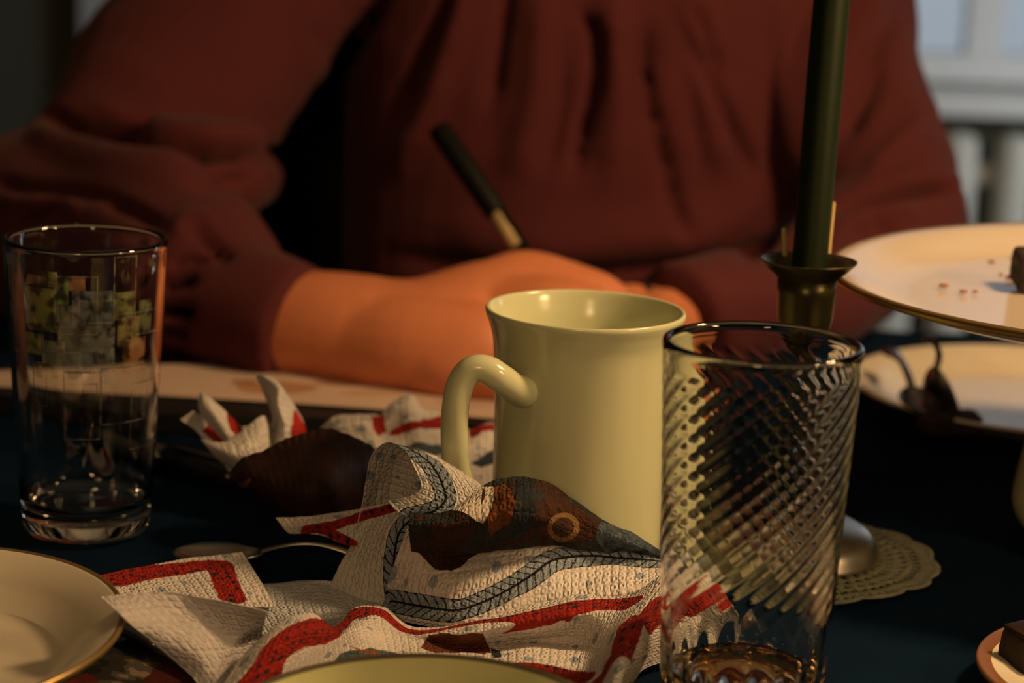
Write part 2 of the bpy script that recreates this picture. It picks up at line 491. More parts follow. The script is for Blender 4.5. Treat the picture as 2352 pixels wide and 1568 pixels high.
# folds: (polyline in the picture, half width in px, depth in m); negative digs in
FOLDS = [
 ([(1035, -60), (1018, 30), (962, 150), (900, 290)], 15, -.020), ([(890, -60), (860, 20), (740, 210), (650, 345)], 14, -.022), ([(815, -30), (800, 40), (778, 105)], 10, -.010), ([(1080, -60), (1050, 80), (990, 250), (900, 400)], 30, .010),
 ([(1165, -60), (1150, 60), (1120, 260)], 22, -.008), ([(1250, -60), (1235, 200), (1180, 420)], 40, .008),
 ([(1335, 30), (1368, 80), (1370, 180), (1345, 280), (1318, 400)], 12, -.022), ([(1400, -40), (1420, 200), (1400, 420)], 34, .009),
 ([(1480, 60), (1485, 200), (1530, 380), (1550, 480), (1580, 540)], 16, -.015), ([(1590, 10), (1620, 90), (1652, 175)], 13, -.012), ([(1600, -60), (1620, 200), (1660, 420)], 40, .009),
 ([(1570, 60), (1640, 210), (1700, 330), (1735, 400)], 15, -.014), ([(1790, -60), (1800, 200), (1820, 450)], 30, .006),
 ([(1290, 100), (1285, 250), (1250, 400)], 16, -.006), ([(1560, 60), (1590, 250), (1620, 400)], 14, -.005),
 ([(700, -60), (720, 60), (800, 160)], 30, -.006), ([(780, 40), (760, 200), (700, 300)], 30, .006),
 ([(110, 262), (170, 292), (300, 328), (450, 348), (650, 357)], 15, -.032), ([(200, 235), (330, 285), (470, 310), (640, 315)], 26, .007),
 ([(60, 300), (160, 340), (300, 375), (460, 392)], 30, .008),
 ([(-20, 415), (60, 435), (160, 440), (260, 452)], 13, -.008), ([(240, 460), (300, 480), (370, 515)], 14, -.010),
 ([(40, 520), (110, 480), (160, 465)], 14, -.007), ([(420, 415), (500, 425), (580, 400)], 16, -.007), ([(0, 470), (100, 462), (200, 480)], 20, .005),
 ([(445, 520), (500, 565), (520, 600)], 11, -.013), ([(395, 545), (440, 500), (500, 520)], 22, .006),
 ([(370, 660), (410, 650), (450, 640)], 9, -.013), ([(365, 715), (410, 715), (440, 725)], 9, -.013), ([(365, 770), (400, 765), (430, 770)], 9, -.012), ([(370, 815), (400, 815), (420, 815)], 8, -.010), ([(380, 610), (430, 595), (470, 600)], 9, -.011),
 ([(900, 585), (1200, 640), (1500, 625), (1800, 585)], 26, -.016, 1.36), ([(1000, 520), (1300, 560), (1700, 520)], 50, .008, 1.36),
 ([(1915, 472), (2040, 445), (2140, 430), (2205, 438)], 14, -.022), ([(1920, 520), (2000, 495), (2120, 480)], 18, .006),
 ([(2000, 500), (2060, 540), (2110, 580)], 10, -.008), ([(1940, 500), (2020, 560), (2060, 600)], 10, -.007), ([(2090, 0), (2000, 120), (1930, 330)], 26, -.008), ([(2030, 130), (1990, 230), (1930, 300)], 16, -.008), ([(2130, 260), (2060, 330), (1990, 400)], 18, .005),
 ([(1860, 520), (1790, 560), (1700, 585)], 20, -.010),
]
def sweater_disp(V, N):
    W = V + PL
    px, py, d = proj(W)
    face = (N @ fwd) < 0.35
    out = 0.0022 * wav(W, 60, 3) + 0.0012 * wav(W, 150, 5)
    for line, hw, dep, *dmin in FOLDS:
        P = spl(np.array(line, float), 40)
        D = np.full(len(V), 1e9)
        box = (px > P[:, 0].min() - 3 * hw) & (px < P[:, 0].max() + 3 * hw) & (py > P[:, 1].min() - 3 * hw) & (py < P[:, 1].max() + 3 * hw) & face & (d < 1.56) & (d > (dmin[0] if dmin else 0))
        idx = np.nonzero(box)[0]
        if not len(idx): continue
        q = np.stack([px[idx], py[idx]], -1)
        dd = np.sqrt(((q[:, None, :] - P[None]) ** 2).sum(-1))
        j = dd.argmin(1); s = j / 39.0
        taper = np.minimum(1, np.minimum(s, 1 - s) * 5 + 0.15)
        out[idx] += dep * np.exp(-(dd.min(1) / hw) ** 2) * taper
    return out
remeshed('sweater', bm, 0.0042, 6, SWEAT, person, sweater_disp)

# body: hands, wrists, arms, neck and head, one continuous skin
bm = bmesh.new()
ch = lambda pts, r, n=12, s=14, flat=None: chain(bm, pts, r, n, s, flat)
ch([(640, 742, 1.182), (760, 748, 1.172), (850, 764, 1.168)], [.0275, .0285, .030], 10, 20)
ch([(800, 760, 1.17), (950, 768, 1.165), (1100, 705, 1.165), (1215, 660, 1.168)], [.030, .0295, .024, .0185], 14, 20)
ch([(800, 780, 1.168), (950, 790, 1.15), (1100, 800, 1.142), (1160, 800, 1.142)], [.026, .026, .024, .018], 12, 18)
ch([(880, 800, 1.165), (1020, 840, 1.14), (1130, 855, 1.13)], [.020, .019, .015], 10, 16)
ch([(1150, 655, 1.165), (1210, 628, 1.166), (1310, 655, 1.162), (1400, 690, 1.162), (1440, 770, 1.175), (1420, 835, 1.187)], [.016, .0125, .0125, .0115, .009, .0075], 18)
ch([(1170, 700, 1.155), (1290, 695, 1.145), (1405, 740, 1.148), (1425, 810, 1.162), (1385, 868, 1.175)], [.016, .0125, .0115, .0095, .0075], 18)
ch([(1160, 770, 1.145), (1270, 765, 1.128), (1375, 800, 1.132), (1370, 850, 1.15), (1310, 880, 1.165)], [.015, .0118, .0108, .009, .0075], 18)
ch([(1130, 845, 1.134), (1220, 850, 1.12), (1310, 858, 1.122), (1300, 885, 1.14), (1240, 895, 1.152)], [.013, .0105, .0095, .0085, .007], 16)
ch([(840, 735, 1.19), (1000, 715, 1.205), (1150, 680, 1.208), (1290, 730, 1.205), (1375, 800, 1.198)], [.020, .018, .0125, .011, .008], 16)
# knuckle of the index finger
ellipsoid_bm(bm, L((1205, 632, 1.166)), (.0135, .012, .0125))
# other hand, resting flat on the paper
ch([(1630, 732, 1.254), (1560, 735, 1.240), (1520, 740, 1.228)], [.016, .018, .019], 10, 18)
ch([(1585, 735, 1.242), (1520, 740, 1.225), (1440, 770, 1.20)], [.024, .021, .015], 10, 18, ((0, 0, 1), 0.75))
for k, (a, b_, c_, e) in enumerate((((1500, 700, 1.235), (1440, 688, 1.228), (1385, 705, 1.222), (1345, 735, 1.222)), ((1490, 720, 1.225), (1420, 715, 1.216), (1365, 735, 1.210), (1330, 765, 1.208)),
                                   ((1480, 748, 1.212), (1415, 748, 1.202), (1365, 772, 1.194), (1335, 802, 1.19)), ((1475, 778, 1.20), (1425, 785, 1.188), (1385, 808, 1.18), (1360, 832, 1.175)))):
    ch([a, b_, c_, e], [.0105, .0092, .0085, .0072], 12)
ch([(1570, 722, 1.250), (1530, 708, 1.258), (1485, 712, 1.258)], [.013, .011, .0085], 10)
# arms inside the sleeves, trunk, neck, head
ch(FA + [(640, 742, 1.182)], [.034, .034, .032, .030, .0275], 16, 18)
ch(SH, [.045, .040, .038, .036, .032, .030], 16, 18)
ch([(2062, 505, 1.385), (1950, 612, 1.345), (1820, 698, 1.305), (1640, 732, 1.258)], [.024, .022, .019, .016], 14, 18)
ch([(1860, -850, 1.55), (1880, -420, 1.54), (1935, 190, 1.455), (2055, 490, 1.388)], [.04, .036, .03, .026], 14, 18)
P_, R_ = smooth_path([np.array((TX, 1.545, z)) - PL for z in (-.32, -.1, .1, .25, .36)], [.075, .075, .075, .08, .075], 14)
tube_bm(bm, P_, R_, 22)
P_, R_ = smooth_path([np.array((TX - .15, 1.53, .37)) - PL, np.array((TX, 1.53, .41)) - PL, np.array((TX + .15, 1.53, .37)) - PL], [.045, .05, .045], 12)
tube_bm(bm, P_, R_, 18)
tube_bm(bm, [np.array((TX, 1.52, z)) - PL for z in (.40, .48, .56)], [.055, .052, .052], 18)
HC = Vector((TX - 0.01, 1.46, 0.62)) - Vector(PL)
tilt = Matrix.Rotation(math.radians(25), 4, 'X')
ellipsoid_bm(bm, HC, (.074, .095, .112), tilt)
ellipsoid_bm(bm, HC + Vector((0, -.035, -.055)), (.055, .055, .055), tilt)
ellipsoid_bm(bm, HC + Vector((0, -.098, -.035)), (.013, .020, .024), tilt)
ellipsoid_bm(bm, HC + Vector((0, -.085, -.078)), (.024, .010, .008), tilt)
for s in (-1, 1):
    ellipsoid_bm(bm, HC + Vector((s * .076, .008, -.012)), (.010, .020, .030), tilt)
# legs on a seat below the table
for s in (-1, 1):
    tube_bm(bm, [np.array((TX + s * .09, 1.50, -.33)) - PL, np.array((TX + s * .10, 1.22, -.30)) - PL, np.array((TX + s * .10, 1.12, -.33)) - PL], [.085, .07, .055], 18)
    tube_bm(bm, [np.array((TX + s * .10, 1.12, -.33)) - PL, np.array((TX + s * .10, 1.16, -.68)) - PL], [.05, .036], 16)
    tube_bm(bm, [np.array((TX + s * .10, 1.18, -.715)) - PL, np.array((TX + s * .10, 1.02, -.722)) - PL], [.034, .027], 16)
remeshed('body', bm, 0.0024, 5, SKIN, person)
bm = bmesh.new()
ellipsoid_bm(bm, HC + Vector((0, .022, .028)), (.086, .098, .105), tilt)
ellipsoid_bm(bm, HC + Vector((0, .075, -.06)), (.062, .05, .10), tilt)
remeshed('hair', bm, 0.004, 6, HAIR, person, lambda V, N: 0.002 * wav(V, 160, 9))
for s in (-1, 1):
    bm = bmesh.new(); ellipsoid_bm(bm, HC + Vector((s * .031, -.083, .0)), (.012, .008, .006), tilt)
    finish('eye', bm, mat('eye_white', (.7, .68, .62), .2), person)
# ring on a finger of the hand at the right
bm = bmesh.new()
c0 = np.array(L((1470, 693, 1.232))); ax = np.array(L((1440, 688, 1.228))) - c0; ax /= np.linalg.norm(ax)
q = Vector(ax).to_track_quat('Z', 'Y').to_matrix().to_4x4()
mj = Matrix.Translation(Vector(c0)) @ q
vs = [[bm.verts.new(mj @ Vector(((.0108 + .0012 * math.cos(b2)) * math.cos(a2), (.0108 + .0012 * math.cos(b2)) * math.sin(a2), .0022 * math.sin(b2)))) for b2 in np.linspace(0, 2 * PI, 8, endpoint=False)] for a2 in np.linspace(0, 2 * PI, 28, endpoint=False)]
for i in range(28):
    for j in range(8):
        bm.faces.new((vs[i][j], vs[(i + 1) % 28][j], vs[(i + 1) % 28][(j + 1) % 8], vs[i][(j + 1) % 8]))
finish('ring', bm, SILVER, person)['label'] = 'silver ring on the finger of the resting hand'
# added chair under and behind the person; its black back stands in for shade
CHAIRM = mat('near_black_wood', (0.008, 0.006, 0.005), 0.6, spec=0.2, noise_s=20)
chair = tag(empty('shade_chair', (float(TX) - .03, 1.52, -0.75)), 'added dark chair behind the person, its back standing in for shade beside the elbow', 'chair')
bm = bmesh.new(); box_bm(bm, (0, -.02, .31), (.44, .42, .04), bev=.012)
finish('seat', bm, CHAIRM, chair)
bm = bmesh.new(); box_bm(bm, (-.02, .225, .74), (.50, .025, .62), bev=.010)
finish('backrest', bm, CHAIRM, chair)
for sx in (-1, 1):
    for y, h in ((-.19, .29), (.20, .45)):
        bm = bmesh.new(); box_bm(bm, (sx * .19, y, h / 2), (.035, .035, h), bev=.004)
        finish('leg', bm, CHAIRM, chair)

# ------------------------------------------------------------------ pen in the writing hand
top = at(1004, 290, 1.232); tipd = 1.198
tip = at(1404, 872, tipd)
pen = tag(empty('pen', tip), 'black capped pen held upright in the writing hand', 'pen')
ax = top - tip; LEN = np.linalg.norm(ax)
pen.rotation_euler = Vector(ax).to_track_quat('Z', 'Y').to_euler()
k_ = LEN / 0.163
lathe('barrel', [(0, .010), (.0018, .010), (.0046, .024), (.0048, .026), (.0049, .111), (0, .111)], 28, mat('pen_barrel', (.004, .006, .003), .5, spec=0.12), pen)
lathe('tip', [(0, 0), (.0005, .0), (.0014, .010), (0, .012)], 16, SILVER, pen)
cl_ = pen.rotation_euler.to_matrix().inverted() @ Vector(-fwd - 0.75 * rt)
a0 = math.atan2(cl_.y, cl_.x)
V, F = [], []
for z in (.0885, .1110):
    for a in np.linspace(a0 - .85, a0 + .85, 14):
        V.append((.0050 * math.cos(a), .0050 * math.sin(a), z))
F = [(k, k + 1, k + 15, k + 14) for k in range(13)]
lb_ = pydata('label_strip', V, F, mat('label_tan', (.50, .38, .20), .4), pen)
lb_.modifiers.new('t', 'SOLIDIFY').thickness = .0002
lb_['label'] = 'tan printed label on the barrel'
pen_cap = lathe('cap', [(0, .1100), (.0058, .1100), (.0062, .111), (.0064, LEN - .004), (.0058, LEN - .001), (0, LEN)], 28, BLACK, pen)
bm = bmesh.new(); box_bm(bm, (-.0075, 0, LEN - .026), (.0022, .004, .046), bev=.0008); box_bm(bm, (-.0062, 0, LEN - .0035), (.004, .004, .003), bev=.0006)
finish('clip', bm, BLACK, pen_cap)

# ------------------------------------------------------------------ paper and the dark pad it lies on
def sheet(name, quad, z, th, m, parent=None, bev=0.0):
    bm = bmesh.new()
    P = [on(x, y, z) for x, y in quad]
    lo = [bm.verts.new(p - np.array((0, 0, th))) for p in P]; hi = [bm.verts.new(p) for p in P]
    bm.faces.new(hi); bm.faces.new(list(reversed(lo)))
    for i in range(len(P)):
        bm.faces.new((lo[i], lo[(i + 1) % len(P)], hi[(i + 1) % len(P)], hi[i]))
    return finish(name, bm, m, parent, False)
PAD_T = 0.010
pad = tag(sheet('drawing_pad', [(-260, 870), (400, 800), (1240, 800), (1690, 870), (1500, 1010), (1010, 965), (300, 948)], PAD_T, PAD_T - .0006, mat('dark_pad_cover', (.008, .008, .008), .5)),
          'black drawing pad under the written paper', 'pad')
G = loft([[(-60, 855, PAD_T + .0012), (400, 838, PAD_T + .0012), (900, 838, PAD_T + .0012), (1400, 850, PAD_T + .0012)],
          [(-30, 886, PAD_T + .0012), (300, 905, PAD_T + .0012), (800, 935, PAD_T + .0012), (1400, 985, PAD_T + .0012)]], 400, 90)
V = G.reshape(-1, 3)
px, py, _ = proj(V)
col = np.tile(np.array((.62, .47, .39)), (len(V), 1))
n1 = wav(V, 60, 21); n2 = wav(V, 220, 23)
def blot(cx, cy, rx, ry, c, wob=.35):
    m = ((px - cx) / rx) ** 2 + ((py - cy) / ry) ** 2 + wob * n1 + .2 * n2 < 1
    col[m] = col[m] * .25 + np.array(c) * .75
blot(640, 893, 95, 14, (.42, .19, .07)); blot(780, 880, 60, 9, (.36, .18, .09)); blot(850, 905, 70, 7, (.5, .33, .2)); blot(560, 880, 30, 6, (.3, .12, .06)); blot(1080, 925, 80, 12, (.5, .36, .28))
pap = pydata('paper_sheet', V, grid_faces(90, 400), NAPFLAT, None, True, col, grid_uv(G).reshape(-1, 2))
sm = pap.modifiers.new('t', 'SOLIDIFY'); sm.thickness = .0005; sm.offset = -1
tag(pap, 'white paper sheet with brown orange drawing under the writing hand', 'paper')

# ------------------------------------------------------------------ main napkin
def dist_to(V, P):
    """nearest point of polyline P for each vertex: distance, arc length there, side"""
    seg = np.concatenate([[0], np.cumsum(np.linalg.norm(np.diff(P, axis=0), axis=1))])
    best = np.full(len(V), 1e9); arg = np.zeros(len(V), int)
    for k in range(0, len(V), 20000):
        q = V[k:k + 20000]
        dd = np.linalg.norm(q[:, None] - P[None], axis=2)
        arg[k:k + 20000] = dd.argmin(1); best[k:k + 20000] = dd.min(1)
    return best, seg[arg], arg

def surf_line(V, line, n=160):
    """polyline on the sheet: picks the sheet point under each (px, py)"""
    px, py, d = proj(V)
    out = []
    for x, y in spl(np.array(line, float), n):
        q = (px - x) ** 2 + (py - y) ** 2
        c = np.nonzero(q < max(9.0, q.min() * 1.5))[0]
        out.append(V[c[d[c].argmin()]])
    out = np.array(out)
    for _ in range(3):
        out[1:-1] = (out[:-2] + 2 * out[1:-1] + out[2:]) / 4
    return out

PAPER = np.array((.80, .75, .71)); REDC = np.array((.36, .022, .014)); BRAID = np.array((.30, .36, .43)); INK = np.array((.012, .012, .018))

class Sheet:
    def __init__(self, rows, nu, nv, wob=0.0007, seed=1):
        G = loft(rows, nu, nv)
        n = grid_normals(G)
        w_ = wav(G.reshape(-1, 3), 180, seed).reshape(nv, nu, 1) + 0.6 * wav(G.reshape(-1, 3), 420, seed + 1).reshape(nv, nu, 1)
        G = G + n * w_ * wob
        self.nu, self.nv = nu, nv
        self.V = G.reshape(-1, 3); self.uv = grid_uv(G).reshape(-1, 2) + seed * 0.37
        self.px, self.py, _ = proj(self.V)
        self.keep = np.ones(len(self.V), bool)
        self.col = np.tile(PAPER, (len(self.V), 1))
        self.seed = seed
    def dots(self, cell=0.011, r=0.0016, c=(.36, .42, .50), prob=.75):
        g = np.floor(self.uv / cell).astype(int)
        h = lambda k: np.abs(np.sin(g[:, 0] * 12.9898 + g[:, 1] * 78.233 + k * 37.7 + self.seed) * 43758.5453) % 1
        c0 = (g + .25 + .5 * np.stack([h(1), h(2)], -1)) * cell
        m = (np.linalg.norm(self.uv - c0, axis=1) < r * (.5 + .8 * h(3))) & (h(4) < prob)
        self.col[m] = np.array(c)
        return self
    def red(self, line, hw=0.0042):
        P = surf_line(self.V, line)
        d, s, _ = dist_to(self.V, P)
        m = d < hw * (1 + .12 * wav(self.V, 700, 4))
        self.col[m] = REDC * (1 + .5 * wav(self.V[m], 1500, 8)[:, None])
        cell = .0044
        g = np.floor(self.uv / cell)
        h = lambda k: np.abs(np.sin(g[:, 0] * 12.9898 + g[:, 1] * 78.233 + k * 37.7) * 43758.5453) % 1
        c0 = (g + .3 + .4 * np.stack([h(1), h(2)], -1)) * cell
        pip = (np.linalg.norm(self.uv - c0, axis=1) < .0006 + .0007 * h(3)) & m & (h(4) < .8) & (d < hw * .8)
        self.col[pip] = INK * 2
        return self
    def braid(self, line, hw=0.0042, n=300):
        P = surf_line(self.V, line, n)
        d, s, a = dist_to(self.V, P)
        m = d < hw
        T = np.gradient(P, axis=0); T /= np.linalg.norm(T, axis=1, keepdims=True) + 1e-12
        px, py, _ = proj(P); tx, ty = np.gradient(px), np.gradient(py)
        side = np.sign((self.px - px[a]) * ty[a] - (self.py - py[a]) * tx[a])
        t = d / hw
        ph = (s / .0040 + t * .95 + (side > 0) * .35) % 1
        edge = (ph < .17) | (t < .11) | (t > .86 + .1 * np.sin(ph * PI))
        self.col[m] = BRAID * (1 + .15 * wav(self.V[m], 900, 6)[:, None])
        self.col[m & edge] = INK
        return self
    def poly(self, pts, c, var=.3, sc=500):
        pts = np.array(pts, float); x, y = self.px + 5 * wav(self.V, 500, 12), self.py + 5 * wav(self.V, 500, 14)
        ins = np.zeros(len(x), bool); j = len(pts) - 1
        for i in range(len(pts)):
            (xi, yi), (xj, yj) = pts[i], pts[j]
            ins ^= ((yi > y) != (yj > y)) & (x < (xj - xi) * (y - yi) / (yj - yi + 1e-9) + xi)
            j = i
        self.col[ins] = np.clip(np.array(c) * (1 + var * wav(self.V[ins], sc, 31)[:, None] + var * wav(self.V[ins], sc * 3, 33)[:, None]), .002, 1)
        return self

def napkin(name, sheets, m=None, th=0.00035):
    V, F, U, K = [], [], [], []
    off = 0
    for s in sheets:
        V.append(s.V); U.append(s.uv); K.append(np.clip(s.col, .002, 1)); F.append(grid_faces(s.nv, s.nu, off)); off += len(s.V)
    o = pydata(name, np.concatenate(V), np.concatenate(F), m or NAP, None, True, np.concatenate(K), np.concatenate(U))
    md = o.modifiers.new('thickness', 'SOLIDIFY'); md.thickness = th; md.offset = -1
    return o

S1 = Sheet([[(225, 1322, .012), (330, 1303, .010), (430, 1285, .009), (556, 1268, .010)],
            [(235, 1352, .010), (345, 1332, .008), (455, 1318, .008), (580, 1306, .009)],
            [(270, 1395, .008), (380, 1380, .006), (490, 1370, .006), (608, 1350, .006)], [(300, 1412, .006), (400, 1402, .004), (500, 1398, .004), (630, 1395, .004)]], 230, 130, seed=1).dots().red([(235, 1334), (340, 1315), (430, 1302), (497, 1296), (510, 1315), (522, 1345), (534, 1372)], .0050)
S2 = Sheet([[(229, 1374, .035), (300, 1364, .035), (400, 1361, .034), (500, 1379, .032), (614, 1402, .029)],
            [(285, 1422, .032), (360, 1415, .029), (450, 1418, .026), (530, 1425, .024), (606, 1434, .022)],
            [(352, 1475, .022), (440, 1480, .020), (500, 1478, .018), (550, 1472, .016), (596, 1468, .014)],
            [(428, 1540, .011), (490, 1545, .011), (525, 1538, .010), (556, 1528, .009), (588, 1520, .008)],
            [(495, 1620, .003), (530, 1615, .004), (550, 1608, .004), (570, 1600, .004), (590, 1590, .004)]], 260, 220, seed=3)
S2.col *= np.array((.74, .74, .78))  # reverse side tint, with some of its shade put into the colour
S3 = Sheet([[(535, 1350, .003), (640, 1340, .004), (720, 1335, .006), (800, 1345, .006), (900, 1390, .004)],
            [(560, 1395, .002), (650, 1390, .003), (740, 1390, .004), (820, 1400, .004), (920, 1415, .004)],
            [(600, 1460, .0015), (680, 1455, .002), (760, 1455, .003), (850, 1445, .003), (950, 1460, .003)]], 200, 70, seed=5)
S3.col *= np.array((.78, .86, .95))  # grey-blue shade of the low valley put into the paper colour
S4 = Sheet([[(572, 1490, .017), (652, 1425, .025), (715, 1410, .025), (768, 1440, .014), (818, 1396, .013), (880, 1396, .011), (950, 1438, .006), (1080, 1428, .008), (1200, 1398, .013), (1330, 1368, .016), (1440, 1366, .018), (1530, 1322, .026), (1610, 1322, .026), (1690, 1395, .018)],
            [(530, 1545, .013), (612, 1488, .021), (695, 1452, .023), (772, 1452, .015), (818, 1425, .014), (880, 1420, .012), (950, 1456, .008), (1080, 1450, .012), (1200, 1428, .014), (1330, 1408, .015), (1420, 1410, .015), (1490, 1390, .024), (1580, 1370, .024), (1685, 1412, .014)],
            [(482, 1610, .008), (575, 1560, .014), (680, 1510, .015), (765, 1470, .015), (825, 1440, .016), (890, 1465, .010), (960, 1478, .007), (1080, 1490, .004), (1200, 1478, .002), (1330, 1480, .002), (1385, 1490, .010), (1440, 1450, .024), (1550, 1420, .018), (1655, 1440, .008)],
            [(450, 1680, .002), (560, 1640, .006), (670, 1580, .010), (770, 1520, .011), (840, 1500, .011), (900, 1515, .008), (965, 1530, .007), (1080, 1540, .007), (1200, 1540, .008), (1310, 1560, .006), (1375, 1570, .010), (1430, 1530, .020), (1520, 1480, .010), (1610, 1480, .004)],
            [(460, 1740, .002), (580, 1720, .003), (680, 1660, .004), (770, 1600, .005), (840, 1590, .004), (900, 1600, .003), (965, 1610, .003), (1080, 1620, .003), (1200, 1620, .002), (1300, 1640, .002), (1370, 1640, .005), (1420, 1600, .008), (1490, 1530, .004), (1570, 1520, .002)]], 820, 240, .0008, seed=7).dots(.0125, .0019)
S4.red([(560, 1600), (610, 1545), (650, 1490), (700, 1458), (755, 1445), (800, 1418), (850, 1400), (890, 1412), (930, 1443), (985, 1448), (1080, 1432), (1200, 1412), (1330, 1388), (1452, 1384)], .0046)
S4.red([(1345, 1620), (1385, 1550), (1425, 1480), (1440, 1430)], .0050).red([(1490, 1425), (1530, 1385), (1590, 1370), (1650, 1360)], .0048).red([(1200, 1530), (1260, 1535), (1340, 1560)], .005)
S4.poly([(985, 1458), (1108, 1452), (1128, 1500), (1000, 1500), (965, 1490)], (.17, .05, .022))
S4.poly([(780, 1500), (850, 1488), (900, 1500), (960, 1512), (960, 1540), (750, 1540)], (.10, .13, .14)).poly([(800, 1484), (860, 1496), (875, 1508), (840, 1500)], (.35, .09, .03)).poly([(1128, 1490), (1150, 1495), (1152, 1512), (1130, 1512)], (.03, .035, .04))
S5 = Sheet([[(935, 1215, .038), (1010, 1248, .031), (1085, 1252, .029), (1160, 1242, .030), (1235, 1232, .031), (1310, 1240, .030), (1380, 1252, .028), (1450, 1266, .026), (1540, 1288, .023), (1650, 1315, .020)],
            [(900, 1310, .020), (990, 1325, .020), (1080, 1318, .022), (1160, 1300, .024), (1240, 1280, .026), (1310, 1275, .026), (1390, 1280, .024), (1450, 1290, .023), (1540, 1305, .022), (1650, 1325, .019)],
            [(885, 1375, .008), (980, 1385, .011), (1070, 1382, .014), (1160, 1360, .017), (1240, 1332, .020), (1310, 1315, .021), (1390, 1312, .021), (1450, 1315, .021), (1540, 1318, .021), (1650, 1332, .018)],
            [(872, 1400, .005), (980, 1418, .007), (1070, 1426, .009), (1170, 1406, .012), (1240, 1388, .013), (1310, 1375, .015), (1390, 1366, .017), (1450, 1355, .019), (1540, 1330, .020), (1650, 1340, .017)],
            [(865, 1412, .003), (980, 1436, .004), (1070, 1444, .006), (1170, 1425, .008), (1240, 1406, .010), (1310, 1395, .011), (1390, 1388, .012), (1450, 1375, .015), (1540, 1338, .018), (1650, 1346, .016)]], 600, 200, .0008, seed=9).dots(.0115, .0017)
S5.braid([(898, 1378), (960, 1390), (1030, 1400), (1080, 1392), (1150, 1362), (1220, 1320), (1270, 1285), (1340, 1275), (1420, 1279), (1520, 1288), (1600, 1305)], .0046)
S5.poly([(930, 1195), (960, 1268), (1000, 1306), (1038, 1314), (1062, 1300), (1094, 1275), (1094, 1238), (1000, 1220)], (.055, .022, .012))
S5.poly([(930, 1195), (955, 1262), (1090, 1258), (1094, 1236), (1000, 1220)], (.012, .014, .017))
S6 = Sheet([[(940, 1178, .044), (1030, 1175, .045), (1090, 1128, .050), (1130, 1104, .052), (1190, 1094, .053), (1255, 1108, .051), (1320, 1150, .045), (1390, 1198, .037), (1450, 1223, .033), (1535, 1275, .025)],
            [(940, 1195, .044), (1025, 1190, .045), (1080, 1165, .048), (1125, 1145, .050), (1190, 1135, .053), (1260, 1150, .048), (1320, 1185, .041), (1390, 1222, .035), (1450, 1246, .031), (1540, 1285, .023)],
            [(940, 1220, .040), (1020, 1215, .042), (1085, 1205, .043), (1125, 1200, .044), (1185, 1195, .045), (1260, 1200, .042), (1320, 1222, .036), (1390, 1242, .031), (1450, 1264, .027), (1545, 1292, .022)],
            [(945, 1262, .030), (1020, 1275, .028), (1085, 1270, .029), (1125, 1265, .029), (1185, 1258, .030), (1260, 1250, .030), (1320, 1255, .029), (1390, 1268, .026), (1450, 1280, .023), (1550, 1305, .020)]], 420, 140, .0012, seed=11)
v1 = wav(S6.V, 350, 41); v2 = wav(S6.V, 1100, 43); v3 = wav(S6.V, 160, 45)
S6.col[:] = np.array((.030, .034, .030)) * (1 + .5 * v2[:, None])
m_ = (v1 + .4 * v2) > .18
S6.col[m_] = np.array((.045, .019, .011)) * (1 + .5 * v2[m_, None])
S6.poly([(1128, 1125), (1160, 1110), (1185, 1150), (1170, 1200), (1125, 1230), (1120, 1190)], (.16, .055, .016), .6, 700)
S6.poly([(1040, 1170), (1085, 1120), (1135, 1118), (1132, 1165), (1110, 1200)], (.72, .64, .54), .05)
S6.poly([(1108, 1120), (1114, 1128), (1108, 1165), (1104, 1140)], (.06, .025, .012), .1)
S6.poly([(1180, 1100), (1225, 1100), (1230, 1180), (1200, 1235), (1170, 1230), (1200, 1160)], (.018, .026, .032), .5)
S6.poly([(1240, 1150), (1320, 1160), (1385, 1205), (1372, 1245), (1240, 1240)], (.055, .020, .011), .6, 700)
S6.poly([(1382, 1200), (1460, 1220), (1560, 1280), (1560, 1310), (1400, 1275), (1365, 1240)], (.075, .10, .125), .7, 900)
r_ = np.hypot((S6.px - 1293) / 37, (S6.py - 1210) / 32) + .05 * v2
S6.col[r_ < 1] = np.array((.21, .115, .042)); S6.col[r_ < .68] = np.array((.05, .022, .012)) * (1 + .5 * v2[r_ < .68, None])
S7 = Sheet([[(812, 1215, .853), (822, 1185, .857), (838, 1110, .857), (852, 1045, .854), (887, 1015, .850), (930, 1036, .844), (956, 1084, .838), (967, 1118, .834), (948, 1138, .834), (890, 1150, .838)],
            [(846, 1220, .862), (862, 1190, .868), (876, 1110, .866), (888, 1050, .860), (912, 1020, .853), (962, 1041, .845), (992, 1084, .838), (1006, 1130, .832), (988, 1162, .829), (920, 1180, .832)],
            [(890, 1250, .872), (915, 1195, .874), (922, 1120, .870), (934, 1062, .864), (962, 1030, .854), (1010, 1058, .845), (1046, 1102, .837), (1064, 1150, .830), (1042, 1184, .826), (982, 1203, .828)],
            [(1000, 1240, .860), (1010, 1200, .860), (1015, 1140, .854), (1025, 1090, .850), (1042, 1076, .846), (1085, 1098, .844), (1110, 1118, .837), (1135, 1150, .830), (1122, 1190, .824), (1085, 1210, .822)]], 420, 150, .0007, seed=13).dots()
S7.braid([(915, 1018), (941, 1027), (985, 1058), (1013, 1102), (1023, 1146), (989, 1174), (930, 1190)], .0040)
